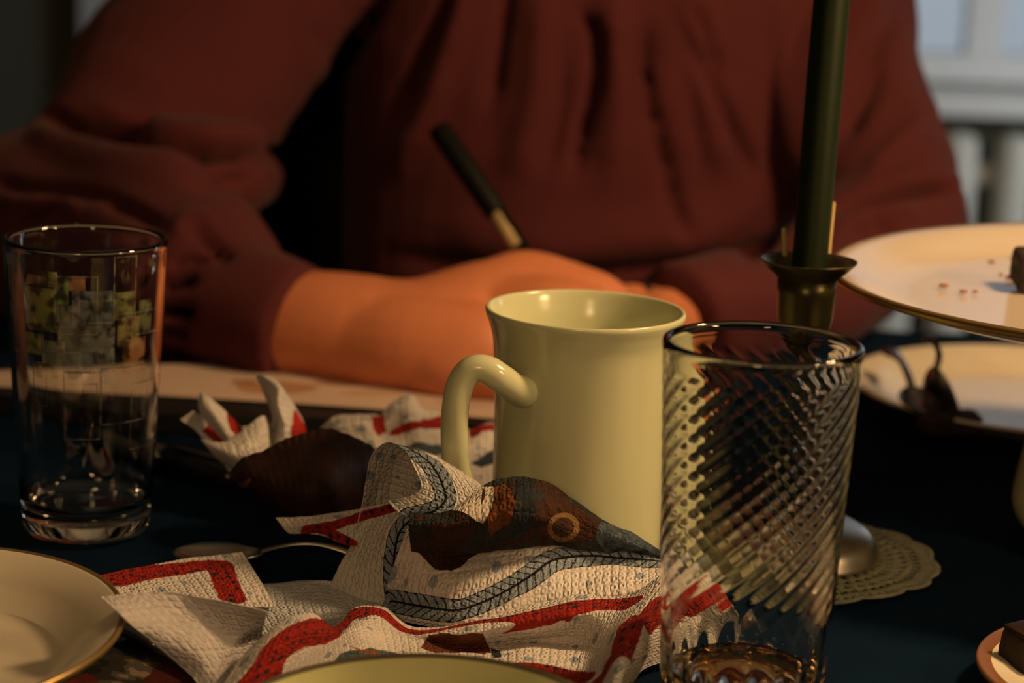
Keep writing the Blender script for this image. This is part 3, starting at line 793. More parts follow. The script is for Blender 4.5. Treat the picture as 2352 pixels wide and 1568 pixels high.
# the strip hanging down the front of the loop, then the left tail and the flap with the red corner
S9 = Sheet([[(925, 1172, 0.834), (955, 1176, 0.830), (990, 1190, 0.828)], [(893, 1215, 0.834), (928, 1218, 0.830), (965, 1225, 0.826)], [(880, 1275, 0.834), (915, 1282, 0.831), (955, 1290, 0.828)],
            [(878, 1335, 0.834), (918, 1342, 0.832), (960, 1350, 0.829)], [(868, 1396, 0.836), (918, 1404, 0.832), (965, 1410, 0.829)]], 90, 260, .0006, seed=15)
S9.braid([(985, 1168), (945, 1190), (915, 1225), (904, 1280), (904, 1330), (908, 1392)], .0044)
S10 = Sheet([[(815, 1225, 0.857), (870, 1195, 0.849), (935, 1172, 0.838)], [(800, 1262, 0.855), (850, 1242, 0.847), (905, 1215, 0.838)], [(775, 1310, 0.852), (828, 1305, 0.847), (888, 1275, 0.839)], [(750, 1362, 0.853), (812, 1378, 0.844), (882, 1390, 0.839)]], 110, 170, .0007, seed=17)
S8 = Sheet([[(634, 1190, 0.879), (700, 1188, 0.872), (780, 1176, 0.864), (860, 1161, 0.854), (940, 1142, 0.842)], [(648, 1208, 0.874), (720, 1206, 0.867), (800, 1198, 0.859), (870, 1186, 0.850), (945, 1165, 0.838)],
            [(664, 1225, 0.871), (735, 1229, 0.863), (800, 1252, 0.854), (855, 1242, 0.847), (930, 1195, 0.836)]], 320, 90, .0007, seed=19).dots()
S8.red([(700, 1216), (760, 1206), (830, 1185), (890, 1168), (930, 1156)], .0020).red([(735, 1214), (770, 1228), (812, 1250)], .0018)
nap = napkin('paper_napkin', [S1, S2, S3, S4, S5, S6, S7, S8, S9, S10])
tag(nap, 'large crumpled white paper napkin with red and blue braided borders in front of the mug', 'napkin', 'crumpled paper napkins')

# crumpled napkin whose corners stand up behind the brown baking paper
def leaf(rows, seed, nu=130, nv=110, wob=.0007):
    return Sheet(rows, nu, nv, wob, seed)
D0 = .965
l1 = leaf([[(414, 963, D0), (428, 955, D0), (443, 944, D0)], [(452, 990, D0 + .004), (470, 982, D0 + .008), (485, 965, D0 + .01)], [(480, 1018, D0), (500, 1010, D0 + .006), (530, 985, D0 + .012)], [(530, 1050, D0), (550, 1040, D0 + .006), (575, 1010, D0 + .012)]], 51)
l1.poly([(462, 990), (478, 975), (540, 1020), (520, 1040)], REDC, .3)
l2 = leaf([[(458, 903, D0 + .006), (464, 900, D0 + .006), (470, 903, D0 + .006)], [(457, 935, D0 + .004), (480, 935, D0 - .002), (508, 935, D0 + .004)], [(475, 970, D0 + .003), (505, 970, D0 - .004), (545, 975, D0 + .006)], [(515, 1010, D0 + .002), (530, 1008, D0 - .004), (565, 1000, D0 + .006)], [(540, 1050, D0 + .002), (555, 1050, D0 - .002), (575, 1040, D0 + .006)]], 53)
l2.poly([(518, 945), (548, 975), (560, 985), (545, 1005), (528, 990)], REDC, .3)
l3 = leaf([[(462, 1008, D0 - .004), (515, 1016, D0 - .010), (565, 985, D0 - .008), (606, 955, D0 - .004), (630, 990, D0 + .010)], [(480, 1030, D0 - .008), (525, 1040, D0 - .018), (575, 1020, D0 - .016), (612, 1000, D0 - .008), (636, 1020, D0 + .008)], [(505, 1055, D0 - .006), (540, 1065, D0 - .016), (585, 1060, D0 - .016), (615, 1050, D0 - .008), (634, 1060, D0 + .006)], [(545, 1085, D0 - .002), (560, 1100, D0 - .008), (590, 1100, D0 - .008), (610, 1095, D0 - .002), (625, 1095, D0 + .006)]], 55, 200, 110)
l4 = leaf([[(588, 864, D0 + .010), (605, 861, D0 + .008), (630, 873, D0 + .012)], [(603, 892, D0 + .010), (640, 890, D0), (655, 905, D0 + .010)], [(618, 925, D0 + .012), (640, 930, D0 - .006), (682, 943, D0 + .012)], [(628, 975, D0 + .010), (655, 985, D0 - .008), (700, 982, D0 + .014)], [(615, 1040, D0 + .004), (645, 1040, D0 - .006), (700, 1010, D0 + .014)], [(610, 1090, D0 + .004), (640, 1085, D0), (700, 1060, D0 + .014)]], 57, 150, 180)
l4.poly([(676, 938), (708, 985), (700, 1010), (664, 1006), (668, 960)], (.50, .03, .018), .3)
l5 = leaf([[(470, 1000, D0 + .014), (560, 980, D0 + .022), (690, 970, D0 + .022)], [(500, 1050, D0 + .012), (580, 1050, D0 + .02), (710, 1040, D0 + .02)], [(540, 1100, D0 + .004), (600, 1110, D0 + .012), (700, 1110, D0 + .012)]], 59)
nb = napkin('paper_napkin', [l1, l2, l3, l4, l5])
tag(nb, 'small white paper napkin with leaf-like corners sticking up behind the brown baking paper', 'napkin', 'crumpled paper napkins')

# further napkin between the mug and the paper
D1 = 1.00
N3 = Sheet([[(735, 985, D1), (790, 953, D1), (850, 955, D1 + .004), (880, 955, D1 + .006), (912, 916, D1 + .008), (945, 911, D1 + .008), (968, 942, D1 + .008), (1012, 955, D1 + .010), (1065, 988, D1 + .012), (1120, 975, D1 + .015), (1170, 985, D1 + .018)],
            [(735, 995, D1 - .010), (785, 975, D1 - .016), (845, 975, D1 - .014), (880, 985, D1 - .006), (910, 955, D1), (945, 955, D1 - .004), (975, 968, D1 - .002), (1012, 978, D1), (1065, 1008, D1), (1120, 1005, D1 + .003), (1170, 1010, D1 + .006)],
            [(750, 1003, D1 - .014), (800, 1003, D1 - .020), (850, 1005, D1 - .020), (885, 1010, D1 - .014), (920, 1000, D1 - .012), (955, 1000, D1 - .016), (985, 1005, D1 - .014), (1020, 1015, D1 - .012), (1070, 1035, D1 - .012), (1120, 1040, D1 - .008), (1170, 1045, D1 - .004)],
            [(790, 1040, D1 - .022), (830, 1045, D1 - .026), (865, 1045, D1 - .026), (900, 1048, D1 - .022), (930, 1050, D1 - .024), (965, 1055, D1 - .026), (1000, 1060, D1 - .026), (1030, 1070, D1 - .026), (1080, 1085, D1 - .022), (1125, 1090, D1 - .020), (1170, 1095, D1 - .016)],
            [(800, 1100, D1 - .03), (840, 1100, D1 - .03), (870, 1100, D1 - .03), (900, 1105, D1 - .03), (930, 1110, D1 - .032), (965, 1115, D1 - .032), (1000, 1120, D1 - .034), (1030, 1125, D1 - .034), (1080, 1135, D1 - .034), (1125, 1135, D1 - .03), (1170, 1135, D1 - .03)]], 420, 180, .0022, 61)
w_ = wav(N3.V, 260, 63) * np.clip((900 - N3.px) / 60, 0, 1)
N3.V = N3.V + np.outer(w_ * .004, -fwd); N3.px, N3.py, _ = proj(N3.V)
N3.dots()
N3.poly([(852, 955), (884, 952), (886, 995), (868, 1000), (856, 985)], REDC * 1.1, .3).poly([(900, 985), (950, 968), (1010, 955), (1030, 962), (1025, 985), (960, 984), (915, 1000), (890, 1002)], REDC * .9, .3).poly([(1075, 992), (1095, 976), (1125, 973), (1170, 982), (1170, 992), (1110, 992), (1085, 1006)], REDC * .8, .3)
N3.poly([(925, 1028), (960, 1015), (1010, 1022), (1025, 1045), (985, 1048), (940, 1040)], (.09, .12, .15), .5).poly([(1080, 1065), (1130, 1035), (1170, 1030), (1170, 1060), (1105, 1075)], (.05, .07, .09), .5)
nc = napkin('paper_napkin', [N3])
tag(nc, 'half hidden wadded white paper napkin with red edge behind the mug handle', 'napkin', 'crumpled paper napkins')

# dark printed napkin lying flat at the bottom left under the plate
N4 = Sheet([[(60, 1600, .0015), (170, 1540, .0015), (270, 1480, .0018), (330, 1455, .002)], [(60, 1680, .0012), (200, 1600, .0012), (330, 1530, .0015), (460, 1540, .0015)], [(60, 1760, .001), (240, 1700, .001), (400, 1640, .001), (560, 1640, .001)]], 240, 160, .0003, 71)
a1 = wav(N4.V, 150, 73) + .6 * wav(N4.V, 600, 75)
N4.col[:] = np.array((.022, .018, .013)); N4.col[a1 > .22] = np.array((.07, .058, .042)); N4.col[a1 > .48] = np.array((.20, .15, .10)); N4.col[a1 < -.35] = np.array((.008, .008, .007))
N4.poly([(330, 1560), (385, 1510), (560, 1640), (430, 1700)], (.06, .008, .007)).poly([(150, 1568), (200, 1545), (240, 1580), (180, 1620)], (.09, .012, .009))
nd = napkin('paper_napkin', [N4], NAPFLAT)
tag(nd, 'dark printed paper napkin lying flat under the edge of the left plate', 'napkin')

# ------------------------------------------------------------------ brown baking paper of a muffin, opened out
def liner():
    D = .925
    rows = [[(528, 1090, D), (560, 1055, D - .002), (610, 1032, D - .004), (670, 1005, D - .004), (738, 987, D), (800, 1000, D + .006), (862, 1032, D + .010), (900, 1080, D + .02)],
            [(532, 1096, D - .006), (575, 1085, D - .018), (630, 1075, D - .024), (685, 1062, D - .026), (742, 1055, D - .022), (800, 1060, D - .012), (862, 1085, D + .002), (905, 1120, D + .02)],
            [(545, 1106, D - .008), (595, 1118, D - .022), (645, 1125, D - .030), (700, 1128, D - .032), (750, 1125, D - .028), (800, 1128, D - .016), (855, 1140, D), (900, 1160, D + .02)],
            [(565, 1120, D - .006), (610, 1150, D - .014), (655, 1178, D - .020), (705, 1190, D - .022), (750, 1194, D - .018), (800, 1190, D - .008), (850, 1190, D + .006), (890, 1195, D + .02)],
            [(590, 1130, D + .006), (625, 1160, D), (665, 1195, D - .004), (705, 1205, D - .004), (750, 1207, D), (800, 1205, D + .006), (850, 1202, D + .016), (880, 1205, D + .026)]]
    s = Sheet(rows, 340, 150, .0010, 81)
    u = np.tile(np.linspace(0, 1, 340), 150); v = np.repeat(np.linspace(0, 1, 150), 340)
    s.V = s.V + np.outer(.00009 * np.sin(u * 2 * PI * 24 + 2 * v + 2 * np.sin(u * 9)) * (1 - .6 * v) + .002 * np.sin(u * 11 + 3 * v), -fwd) + np.outer(.0002 * np.sin(u * 2 * PI * 19 + 3 * np.sin(u * 14)) * (v < .08) * 1.0, up0)
    s.px, s.py, _ = proj(s.V)
    s.col[:] = np.array((.030, .011, .006)) * (1 + .35 * wav(s.V, 200, 83)[:, None] + .2 * wav(s.V, 700, 85)[:, None])
    s.poly([(548, 1108), (575, 1100), (572, 1118), (555, 1122)], (.22, .11, .035), .3)
    return s
def liner_back():
    D = .945
    rows = [[(535, 1085, D), (600, 1040, D + .02), (700, 1000, D + .03), (800, 1005, D + .03), (880, 1050, D + .02)], [(560, 1110, D), (620, 1090, D + .02), (700, 1075, D + .03), (800, 1080, D + .03), (880, 1110, D + .02)], [(590, 1140, D - .005), (650, 1170, D), (710, 1180, D + .005), (800, 1185, D + .005), (870, 1190, D)]]
    s = Sheet(rows, 200, 60, .001, 87)
    s.col[:] = np.array((.030, .011, .006)); return s
bl = napkin('baking_paper', [liner(), liner_back()], LINER)
tag(bl, 'opened dark brown fluted muffin paper lying behind the big crumpled napkin', 'muffin paper')

# ------------------------------------------------------------------ mug
def base_xy(px, py):
    p = on(px, py, 0); return (float(p[0]), float(p[1]))
MX = at(1345, 716, .882); mz = float(MX[2])
mug = tag(empty('mug', (float(MX[0]), float(MX[1]), 0.0005)), 'cream glazed mug with a cane shaped handle behind the big napkin', 'mug')
H = mz
out = [(0, .0035), (.026, .0030), (.028, .0005), (.0305, .0005), (.0325, .003), (.0335, .010), (.0338, .03), (.0340, .055), (.0346, .075), (.0356, H - .013), (.0372, H - .006), (.0386, H - .0022), (.0391, H - .0006), (.0389, H + .0006), (.0382, H + .0009), (.0372, H + .0002), (.0358, H - .004), (.0340, H - .012), (.0322, .075), (.0314, .03), (.0306, .012), (.027, .0075), (0, .007)]
def dense(prof, n):
    P = np.array(prof, float); t = np.linspace(0, len(P) - 1, n)
    return [(float(np.interp(x, np.arange(len(P)), P[:, 0])), float(np.interp(x, np.arange(len(P)), P[:, 1]))) for x in t]
def lathe_open(name, prof, segs, m, parent=None, loc=(0, 0, 0), rfun=None, n=None):
    P = np.asarray(spl(np.array(prof, float), n) if n else prof, float)
    P[:, 0] = np.maximum(P[:, 0], 0)
    return lathe(name, P, segs, m, parent, loc, rfun, closed=False)
lathe_open('body', out, 128, CREAM, mug, n=110)
bm = bmesh.new()
m0 = np.array((MX[0], MX[1], 0.0005))
hp = [(1203, 900, .861), (1178, 888, .853), (1150, 868, .847), (1118, 848, .845), (1086, 848, .845), (1060, 876, .846), (1046, 935, .848), (1044, 1010, .853), (1050, 1080, .861), (1075, 1140, .870), (1125, 1175, .879), (1200, 1180, .888)]
P_ = spl([at(*p) - m0 for p in hp], 60)
R_ = np.interp(np.linspace(0, 1, 60), [0, .08, .2, .35, .6, 1], [.0060, .0056, .0054, .0052, .0052, .0054])
tube_bm(bm, P_, R_, 24, sq=(1, 1))
finish('handle', bm, CREAM, mug)

# ------------------------------------------------------------------ left tumbler with printed boxes
LX = at(197, 547, .902); lz = float(LX[2])
lt = tag(empty('tumbler', (float(LX[0]), float(LX[1]), 0.0006)), 'clear straight tumbler with printed boxes and a thick base at the left', 'glass')
RT, RB = .0325, .0256
def rr(z): return RB + (RT - RB) * min(1, max(0, z / lz)) ** 0.9
prof = [(0, .0008), (RB - .004, .0008), (RB - .0015, .0012), (RB, .0035)] + [(rr(z), z) for z in np.linspace(.008, lz - .003, 14)] + [(RT + .0001, lz - .0014), (RT - .0004, lz - .0002), (RT - .0012, lz), (RT - .0020, lz - .0006), (RT - .0023, lz - .002)] + [(rr(z) - .0021, z) for z in np.linspace(lz - .006, .018, 12)] + [(rr(.014) - .0030, .0135), (rr(.012) - .0060, .0115), (rr(.01) - .010, .0108), (0, .0112)]
lathe('glass_body', prof, 128, GLASS, lt, closed=False)
def patch_on(name, items, m, parent, rfun, off, base):
    """flat print wrapped round the glass: items are (kind, px0, py0, px1, py1[, colour])"""
    V, F, K = [], [], []
    bx, by = base
    def cyl(px, py):
        # where the sight line through this print meets the front of the glass
        ray = fwd + (px - 1176) / FPX * rt - (py - 784) / FPX * up
        z = .06
        for _ in range(6):
            r = rfun(z) + off
            a = ray[0] ** 2 + ray[1] ** 2; b = 2 * (ray[0] * (CAM[0] - bx) + ray[1] * (CAM[1] - by)); c = (CAM[0] - bx) ** 2 + (CAM[1] - by) ** 2 - r * r
            disc = max(b * b - 4 * a * c, 0); t = (-b - math.sqrt(disc)) / (2 * a)
            p = CAM + ray * t; z = min(max(p[2], 0), .2)
        return math.atan2(p[1] - by, p[0] - bx), float(p[2])
    for k, a0, z0, a1, z1, c in [(it[0],) + cyl(it[1], it[2]) + cyl(it[3], it[4]) + (it[5],) for it in items]:
        quads = [(a0, z0, a1, z1)] if k == 'f' else [(a0, z0, a1, z0 - .0006), (a0, z1 + .0006, a1, z1), (a0, z0, a0 + .016, z1), (a1 - .016, z0, a1, z1)]
        for (p, q, r_, s_) in quads:
            n = max(2, int(abs(r_ - p) / .06) + 1)
            i0 = len(V)
            for i in range(n):
                a = p + (r_ - p) * i / (n - 1)
                for z in (q, s_):
                    R = rfun(z) + off
                    V.append((R * math.cos(a), R * math.sin(a), z - .0006)); K.append(c)
            F += [(i0 + 2 * i, i0 + 2 * i + 1, i0 + 2 * i + 3, i0 + 2 * i + 2) for i in range(n - 1)]
    o = pydata(name, V, F, m, parent, True, np.array(K))
    md = o.modifiers.new('t', 'SOLIDIFY'); md.thickness = .00012; md.offset = 1
    return o
def ink_mat(name, alpha):
    m = bpy.data.materials.new(name); m.use_nodes = True
    nt = m.node_tree; b = nt.nodes['Principled BSDF']
    a = nt.nodes.new('ShaderNodeVertexColor'); a.layer_name = 'print'
    nt.links.new(a.outputs['Color'], b.inputs['Base Color']); b.inputs['Roughness'].default_value = .5
    tc = nt.nodes.new('ShaderNodeTexCoord'); n = nt.nodes.new('ShaderNodeTexNoise'); n.inputs['Scale'].default_value = 190; n.inputs['Detail'].default_value = 3
    nt.links.new(tc.outputs['Object'], n.inputs['Vector'])
    mr = nt.nodes.new('ShaderNodeMapRange'); mr.inputs[1].default_value = .40; mr.inputs[2].default_value = .56; mr.inputs[3].default_value = alpha * .12; mr.inputs[4].default_value = alpha
    nt.links.new(n.outputs['Fac'], mr.inputs[0]); nt.links.new(mr.outputs[0], b.inputs['Alpha'])
    return m
YG, BG, OR, GY, RD = (.40, .42, .12), (.22, .26, .28), (.50, .26, .12), (.20, .22, .20), (.40, .10, .05)
fills = [('f', 62, 628, 96, 655, OR), ('f', 60, 655, 130, 760, YG), ('f', 96, 622, 132, 660, YG), ('f', 132, 636, 158, 700, (.22, .34, .12)), ('f', 158, 634, 196, 668, OR), ('f', 165, 668, 262, 745, BG), ('f', 132, 700, 180, 800, (.26, .28, .22)), ('f', 180, 745, 262, 840, GY), ('f', 262, 672, 310, 730, (.30, .34, .10)), ('f', 270, 730, 318, 790, (.36, .30, .10)), ('f', 60, 760, 96, 815, YG), ('f', 66, 725, 84, 760, OR), ('f', 96, 780, 150, 850, (.24, .28, .20)), ('f', 282, 780, 330, 850, (.42, .20, .08)), ('f', 150, 800, 262, 855, (.16, .19, .20)), ('f', 75, 828, 98, 868, OR), ('f', 115, 838, 135, 870, YG), ('f', 320, 690, 345, 760, (.20, .24, .10)), ('f', 240, 860, 270, 890, BG), ('f', 155, 850, 190, 872, (.2, .24, .12))]
patch_on('printed_colours', fills, ink_mat('glass_ink', .26), lt, rr, .00025, (float(LX[0]), float(LX[1])))
LN = (.22, .22, .17); LD = (.07, .07, .06)
lines = [('l', 18, 580, 50, 810, LN), ('l', 128, 632, 224, 770, LN), ('l', 60, 640, 130, 764, LN), ('l', 180, 690, 262, 742, LN), ('l', 96, 745, 180, 812, LN), ('l', 262, 590, 310, 720, LN), ('l', 310, 716, 364, 756, LN), ('l', 145, 852, 230, 1010, LD), ('l', 232, 846, 335, 960, LD), ('l', 302, 880, 358, 1010, LD), ('l', 75, 830, 110, 935, LD), ('l', 190, 880, 224, 905, LD)]
patch_on('printed_lines', lines, ink_mat('glass_line_ink', .45), lt, rr, .00045, (float(LX[0]), float(LX[1])))

# ------------------------------------------------------------------ right tumbler with swirled ribs
RX = at(1753, 786, .728); rz = float(RX[2])
GX, GY_ = float(RX[0]), float(RX[1])
rg = tag(empty('tumbler', (GX, GY_, 0.0006)), 'clear tumbler with swirled ribs and amber dregs at the right front', 'glass')
R2T, R2B = .0323, .0268
def r2(z): return R2B + (R2T - R2B) * np.clip(z / rz, 0, 1)
prof = [(0, .0030), (R2B - .008, .0026), (R2B - .004, .0008), (R2B - .0015, .0010), (R2B, .0035)] + [(float(r2(z)), z) for z in np.linspace(.008, rz - .004, 150)] + [(R2T + .0002, rz - .0018), (R2T - .0002, rz - .0005), (R2T - .0012, rz), (R2T - .0022, rz - .0006), (R2T - .0026, rz - .002)] + [(float(r2(z)) - .0025, z) for z in np.linspace(rz - .005, .012, 150)] + [(R2B - .0045, .0095), (R2B - .010, .0085), (0, .0082)]
NI = len(prof); IN0 = 5 + 150 + 5
def ribs(r, z, a, i):
    inner = (i >= IN0) & (i < IN0 + 150)
    amp = np.clip((z - .036) / .022, 0, 1) * np.clip((rz - .0075 - z) / .004, 0, 1)
    ph = 26 * (a - 38.0 * z)
    rip = np.cos(ph) + .25 * np.cos(2 * ph)
    base_rip = np.clip((.026 - z) / .012, 0, 1) * np.clip((z - .0085) / .004, 0, 1) * .0011 * np.sin(18 * a)
    return r + inner * (amp * .00014 * rip + base_rip) + (i >= 5) * (i < 155) * amp * .00006 * np.cos(ph)
lathe('glass_body', prof, 420, GLASS, rg, closed=False, rfun=ribs)
zl = .0175
dr = lathe_open('amber_drink', [(0, .0088), (R2B - .0105, .0092), (R2B - .0060, .0102)] + [(float(r2(z)) - .0046, z) for z in (.0125, .014, zl)] + [(float(r2(zl)) - .0052, zl - .0002), (0, zl - .0004)], 96, AMBER, None, (GX, GY_, 0.0006))
tag(dr, 'amber dregs at the bottom of the ribbed tumbler', 'drink')

# ------------------------------------------------------------------ candle, holder and doily
DOI = on(1812, 1281, 0)
doily = tag(empty('doily', (float(DOI[0]), float(DOI[1]), .0004)), 'round cream crochet doily with scalloped edge under the candle holder', 'doily')
NA, NR = 288, 60
V, F = [], []
Rd = .0585
for j in range(NR + 1):
    f = j / NR
    for i in range(NA):
        a = 2 * PI * i / NA
        R = Rd * (f * (1 + .045 * f ** 6 * abs(math.sin(a * 8)) ** .8))
        V.append((R * math.cos(a), R * math.sin(a), .0006 * math.sin(5 * a) * f ** 3 + .0008))
def hole(i, j):
    f = j / NR
    for ring, cnt, w_, h_ in ((.50, 36, .30, .030), (.60, 36, .22, .022), (.68, 48, .32, .030), (.77, 48, .24, .022), (.85, 72, .34, .024), (.935, 96, .30, .016)):
        if abs(f - ring) < h_:
            ph = (i / NA * cnt + (.5 if ring in (.60, .77, .935) else 0)) % 1
            if abs(ph - .5) < w_ * (1 - (abs(f - ring) / h_) ** 2 * .5):
                return True
    return False
for j in range(1, NR):
    for i in range(NA):
        if not hole(i, j):
            F.append((j * NA + i, j * NA + (i + 1) % NA, (j + 1) * NA + (i + 1) % NA, (j + 1) * NA + i))
o = pydata('lace', V, F, LACE, doily)
o.modifiers.new('t', 'SOLIDIFY').thickness = .0009
hd = tag(empty('candle_holder', (float(DOI[0]), float(DOI[1]), .0019)), 'brass candle holder with a drip pan and domed foot on the doily', 'candle holder')
CP = at(1852, 582, .925); hc = float(CP[2]) - .0019
foot = mat('polished_foot', (.55, .52, .46), .33, 1.0)
lathe_open('foot', [(0, .002), (.030, .001), (.0345, 0), (.0365, .0012), (.0362, .0035), (.0335, .009), (.027, .0135), (.016, .0165), (.008, .019), (.0055, .024), (0, .025)], 72, foot, hd, n=60)
lathe_open('stem', [(0, .020), (.0052, .022), (.0045, .032), (.0075, .042), (.0080, .048), (.0050, .056), (.0045, hc - .04), (.0060, hc - .030), (0, hc - .028)], 40, BRASS, hd, n=50)
lathe_open('cup', [(0, hc - .033), (.0055, hc - .033), (.0092, hc - .029), (.0112, hc - .022), (.0116, hc - .012), (.0120, hc - .004), (.0108, hc - .004), (.0106, hc - .020), (.008, hc - .027), (0, hc - .028)], 56, BRASS, hd)
lathe_open('drip_pan', [(.0118, hc - .0062), (.0135, hc - .0042), (.0165, hc - .0018), (.0190, hc + .0008), (.0194, hc + .0016), (.0188, hc + .0016), (.0164, hc - .0004), (.013, hc - .0026), (.0118, hc - .0034)], 72, BRASS, hd)
cnd = tag(empty('candle', (float(DOI[0]), float(DOI[1]), hc + .0019 - .0265)), 'tall dark green taper candle standing in the brass holder', 'candle')
lean = (at(1902, 0, .925) - at(1854, 575, .925))
r0 = Vector(lean).to_track_quat('Z', 'Y').to_euler(); cnd.rotation_euler = r0
lathe_open('wax', [(0, 0), (.0068, 0), (.0070, .001), (.0074, .10), (.0070, .19), (.0066, .225), (.0040, .229), (0, .2295)], 40, GREENWAX, cnd)
bm = bmesh.new(); tube_bm(bm, [(0, 0, .228), (.0006, 0, .236), (.002, 0, .241)], [.0008, .0008, .0007], 8)
finish('wick', bm, BLACK, cnd)
for (a, b_, wd, lb) in (((1802, 585, .917), (1800, 527, .917), .0012, 'short pale wooden sliver wedged left of the candle'), ((1902, 592, .921), (1915, 467, .924), .0010, 'long pale wooden sliver wedged right of the candle'), ((1893, 590, .926), (1900, 505, .927), .0012, 'pale wooden sliver pressed against the right side of the candle')):
    p, q = at(*a), at(*b_)
    bm = bmesh.new(); tube_bm(bm, [p - p, q - p], [wd, wd * .75], 6, flat=((0, 1, 0), .5))
    o = finish('wooden_sliver', bm, STRAW); o.location = p
    tag(o, lb, 'wood sliver', 'slivers around the candle')

# ------------------------------------------------------------------ plates
def plate_prof(R, h, t=.0035, foot=.6):
    return [(0, .0022), (R * foot - .004, .0022), (R * foot - .002, 0), (R * foot, 0), (R * foot + .001, .0022), (R * .72, .0032), (R * .84, h * .55), (R * .97, h - t * .55), (R * .995, h - t * .4), (R, h - t * .15), (R * .997, h), (R * .985, h + .0002), (R * .97, h - .0002), (R * .84, h * .55 + t * .75), (R * .74, .0032 + t * .55), (R * .66, .0022 + t * .5), (R * .4, .0021 + t * .4), (0, .002 + t * .4)]
def plate(name, loc, R, h, m, rim, label, tiltv=None, group=None, t=.0035, rimw=.0016):
    p = tag(empty(name, loc), label, 'plate', group)
    lathe_open('dish', plate_prof(R, h, t), 128, m, p)
    if rim:
        lathe_open('rim_line', [(R * .992 - rimw, h - .0003), (R * .99, h + .0005), (R + .0001, h + .0004), (R + .0004, h - t * .15), (R + .0002, h - t * .4)], 128, rim, p)['label'] = 'thin gold brown line round the rim'
    if tiltv:
        p.rotation_euler = tiltv
    return p
plate('plate', (-.2015, .695, .0062), .0798, .0197, CREAM2, GOLD, 'cream plate with worn gold rim cut by the lower left corner', (.036, -.043, 0))
plate('plate', (-.0243, .619, .0097), .0602, .018, mat('greenish_glaze', (.50, .50, .25), .2), mat('dark_rim', (.10, .08, .04), .4), 'pale plate at the bottom middle nearest the viewer, only its top rim showing', (.036, -.038, 0))
plate('plate', (.2245, .7385, .0015), .0595, .0095, CREAM2, mat('brown_rim', (.22, .09, .03), .3), 'small saucer with brown rim holding chocolate cake in the lower right corner', None, None, .0035, .0045)
cake = tag(empty('cake_piece', (float(on(2352, 1520, .008)[0]), float(on(2352, 1520, .008)[1]), .0068)), 'dark chocolate cake piece on the small saucer in the lower right corner', 'cake')
def crumbly(name, c, s, seed, m, parent=None, voxel=.0012, rot=0.0):
    bm = bmesh.new(); box_bm(bm, c, s, Matrix.Rotation(rot, 4, 'Z') @ Matrix.Rotation(.12, 4, 'X'), bev=min(s) * .18)
    return remeshed(name, bm, voxel, 2, m, parent, lambda V, N: .0007 * wav(V, 600, seed) + .0005 * wav(V, 1500, seed + 1))
crumbly('cake', (.004, .002, .006), (.022, .016, .013), 91, CHOC, cake, rot=.6)
bm = bmesh.new(); box_bm(bm, (.0035, .0018, .0128), (.019, .013, .0018), Matrix.Rotation(.6, 4, 'Z') @ Matrix.Rotation(.12, 4, 'X'), bev=.0007)
finish('icing', bm, mat('dark_icing', (.018, .008, .005), .35), cake)

# cake stand at the right and the cake on it
UC = np.array((.2777, .930, .1128)); uz = float(UC[2])
st = tag(empty('cake_stand', (float(UC[0]), float(UC[1]), .0012)), 'cream footed cake stand with gold rim at the right edge', 'cake stand')
RU = .1436; st.rotation_euler = (0, -.018, 0)
lathe_open('plate', [(0, uz - .016), (.05, uz - .016), (.09, uz - .0145), (.12, uz - .0095), (RU * .97, uz - .0035), (RU, uz - .0012), (RU * .999, uz + .0002), (RU * .985, uz + .0010), (RU * .95, uz - .0006), (.126, uz - .0045), (.118, uz - .0085), (.108, uz - .0102), (.06, uz - .0105), (0, uz - .0105)], 160, STANDM, st)
lathe_open('rim_line', [(RU - .0022, uz + .0010), (RU - .001, uz + .0014), (RU + .0004, uz + .0004), (RU + .0005, uz - .0010), (RU, uz - .0020)], 160, GOLD, st)['label'] = 'gold line round the rim'
lathe_open('pedestal', [(0, .003), (.045, .001), (.050, 0), (.056, .004), (.0605, .013), (.0595, .025), (.056, .042), (.052, .055), (.046, uz - .022), (.050, uz - .0165), (.040, uz - .017), (0, uz - .018)], 96, CREAM, st, n=70)
pc = on(2362, 668, uz - .009)
ck = tag(empty('cake_piece', (float(pc[0]), float(pc[1]), uz - .0092)), 'dark chocolate cake piece on the cake stand at the right edge', 'cake')
crumbly('cake', (.004, .008, .008), (.018, .022, .016), 95, CHOC, ck)
crumbs = [(2168, 659, .0016), (2212, 672, .0014), (2240, 671, .0010), (2322, 640, .0018), (2278, 603, .0012), (2328, 596, .0014), (2300, 632, .0009)]
for k, (x, y, r) in enumerate(crumbs):
    p = on(x, y, uz - .0098)
    bm = bmesh.new(); bmesh.ops.create_icosphere(bm, subdivisions=2, radius=r, matrix=Matrix.Diagonal((1.4, 1.0, .55, 1)))
    for v in bm.verts: v.co *= 1 + .25 * mnoise.noise(v.co * 900 + Vector((k, 0, 0)))
    o = finish('crumb', bm, mat('crumb_brown', (.30, .11, .04), .7)); o.location = (float(p[0]), float(p[1]), float(p[2]) + r * .45)
    tag(o, ('brown crumb on the cake stand nearest its left end', 'second brown crumb from the left on the cake stand', 'tiny crumb just right of the second one on the cake stand', 'brown crumb on the cake stand just left of the chocolate cake', 'tiny farthest crumb near the back edge of the cake stand', 'rearmost brown crumb at the right on the cake stand', 'tiny crumb left of the one beside the cake on the stand')[k], 'crumb', 'crumbs on the cake stand')

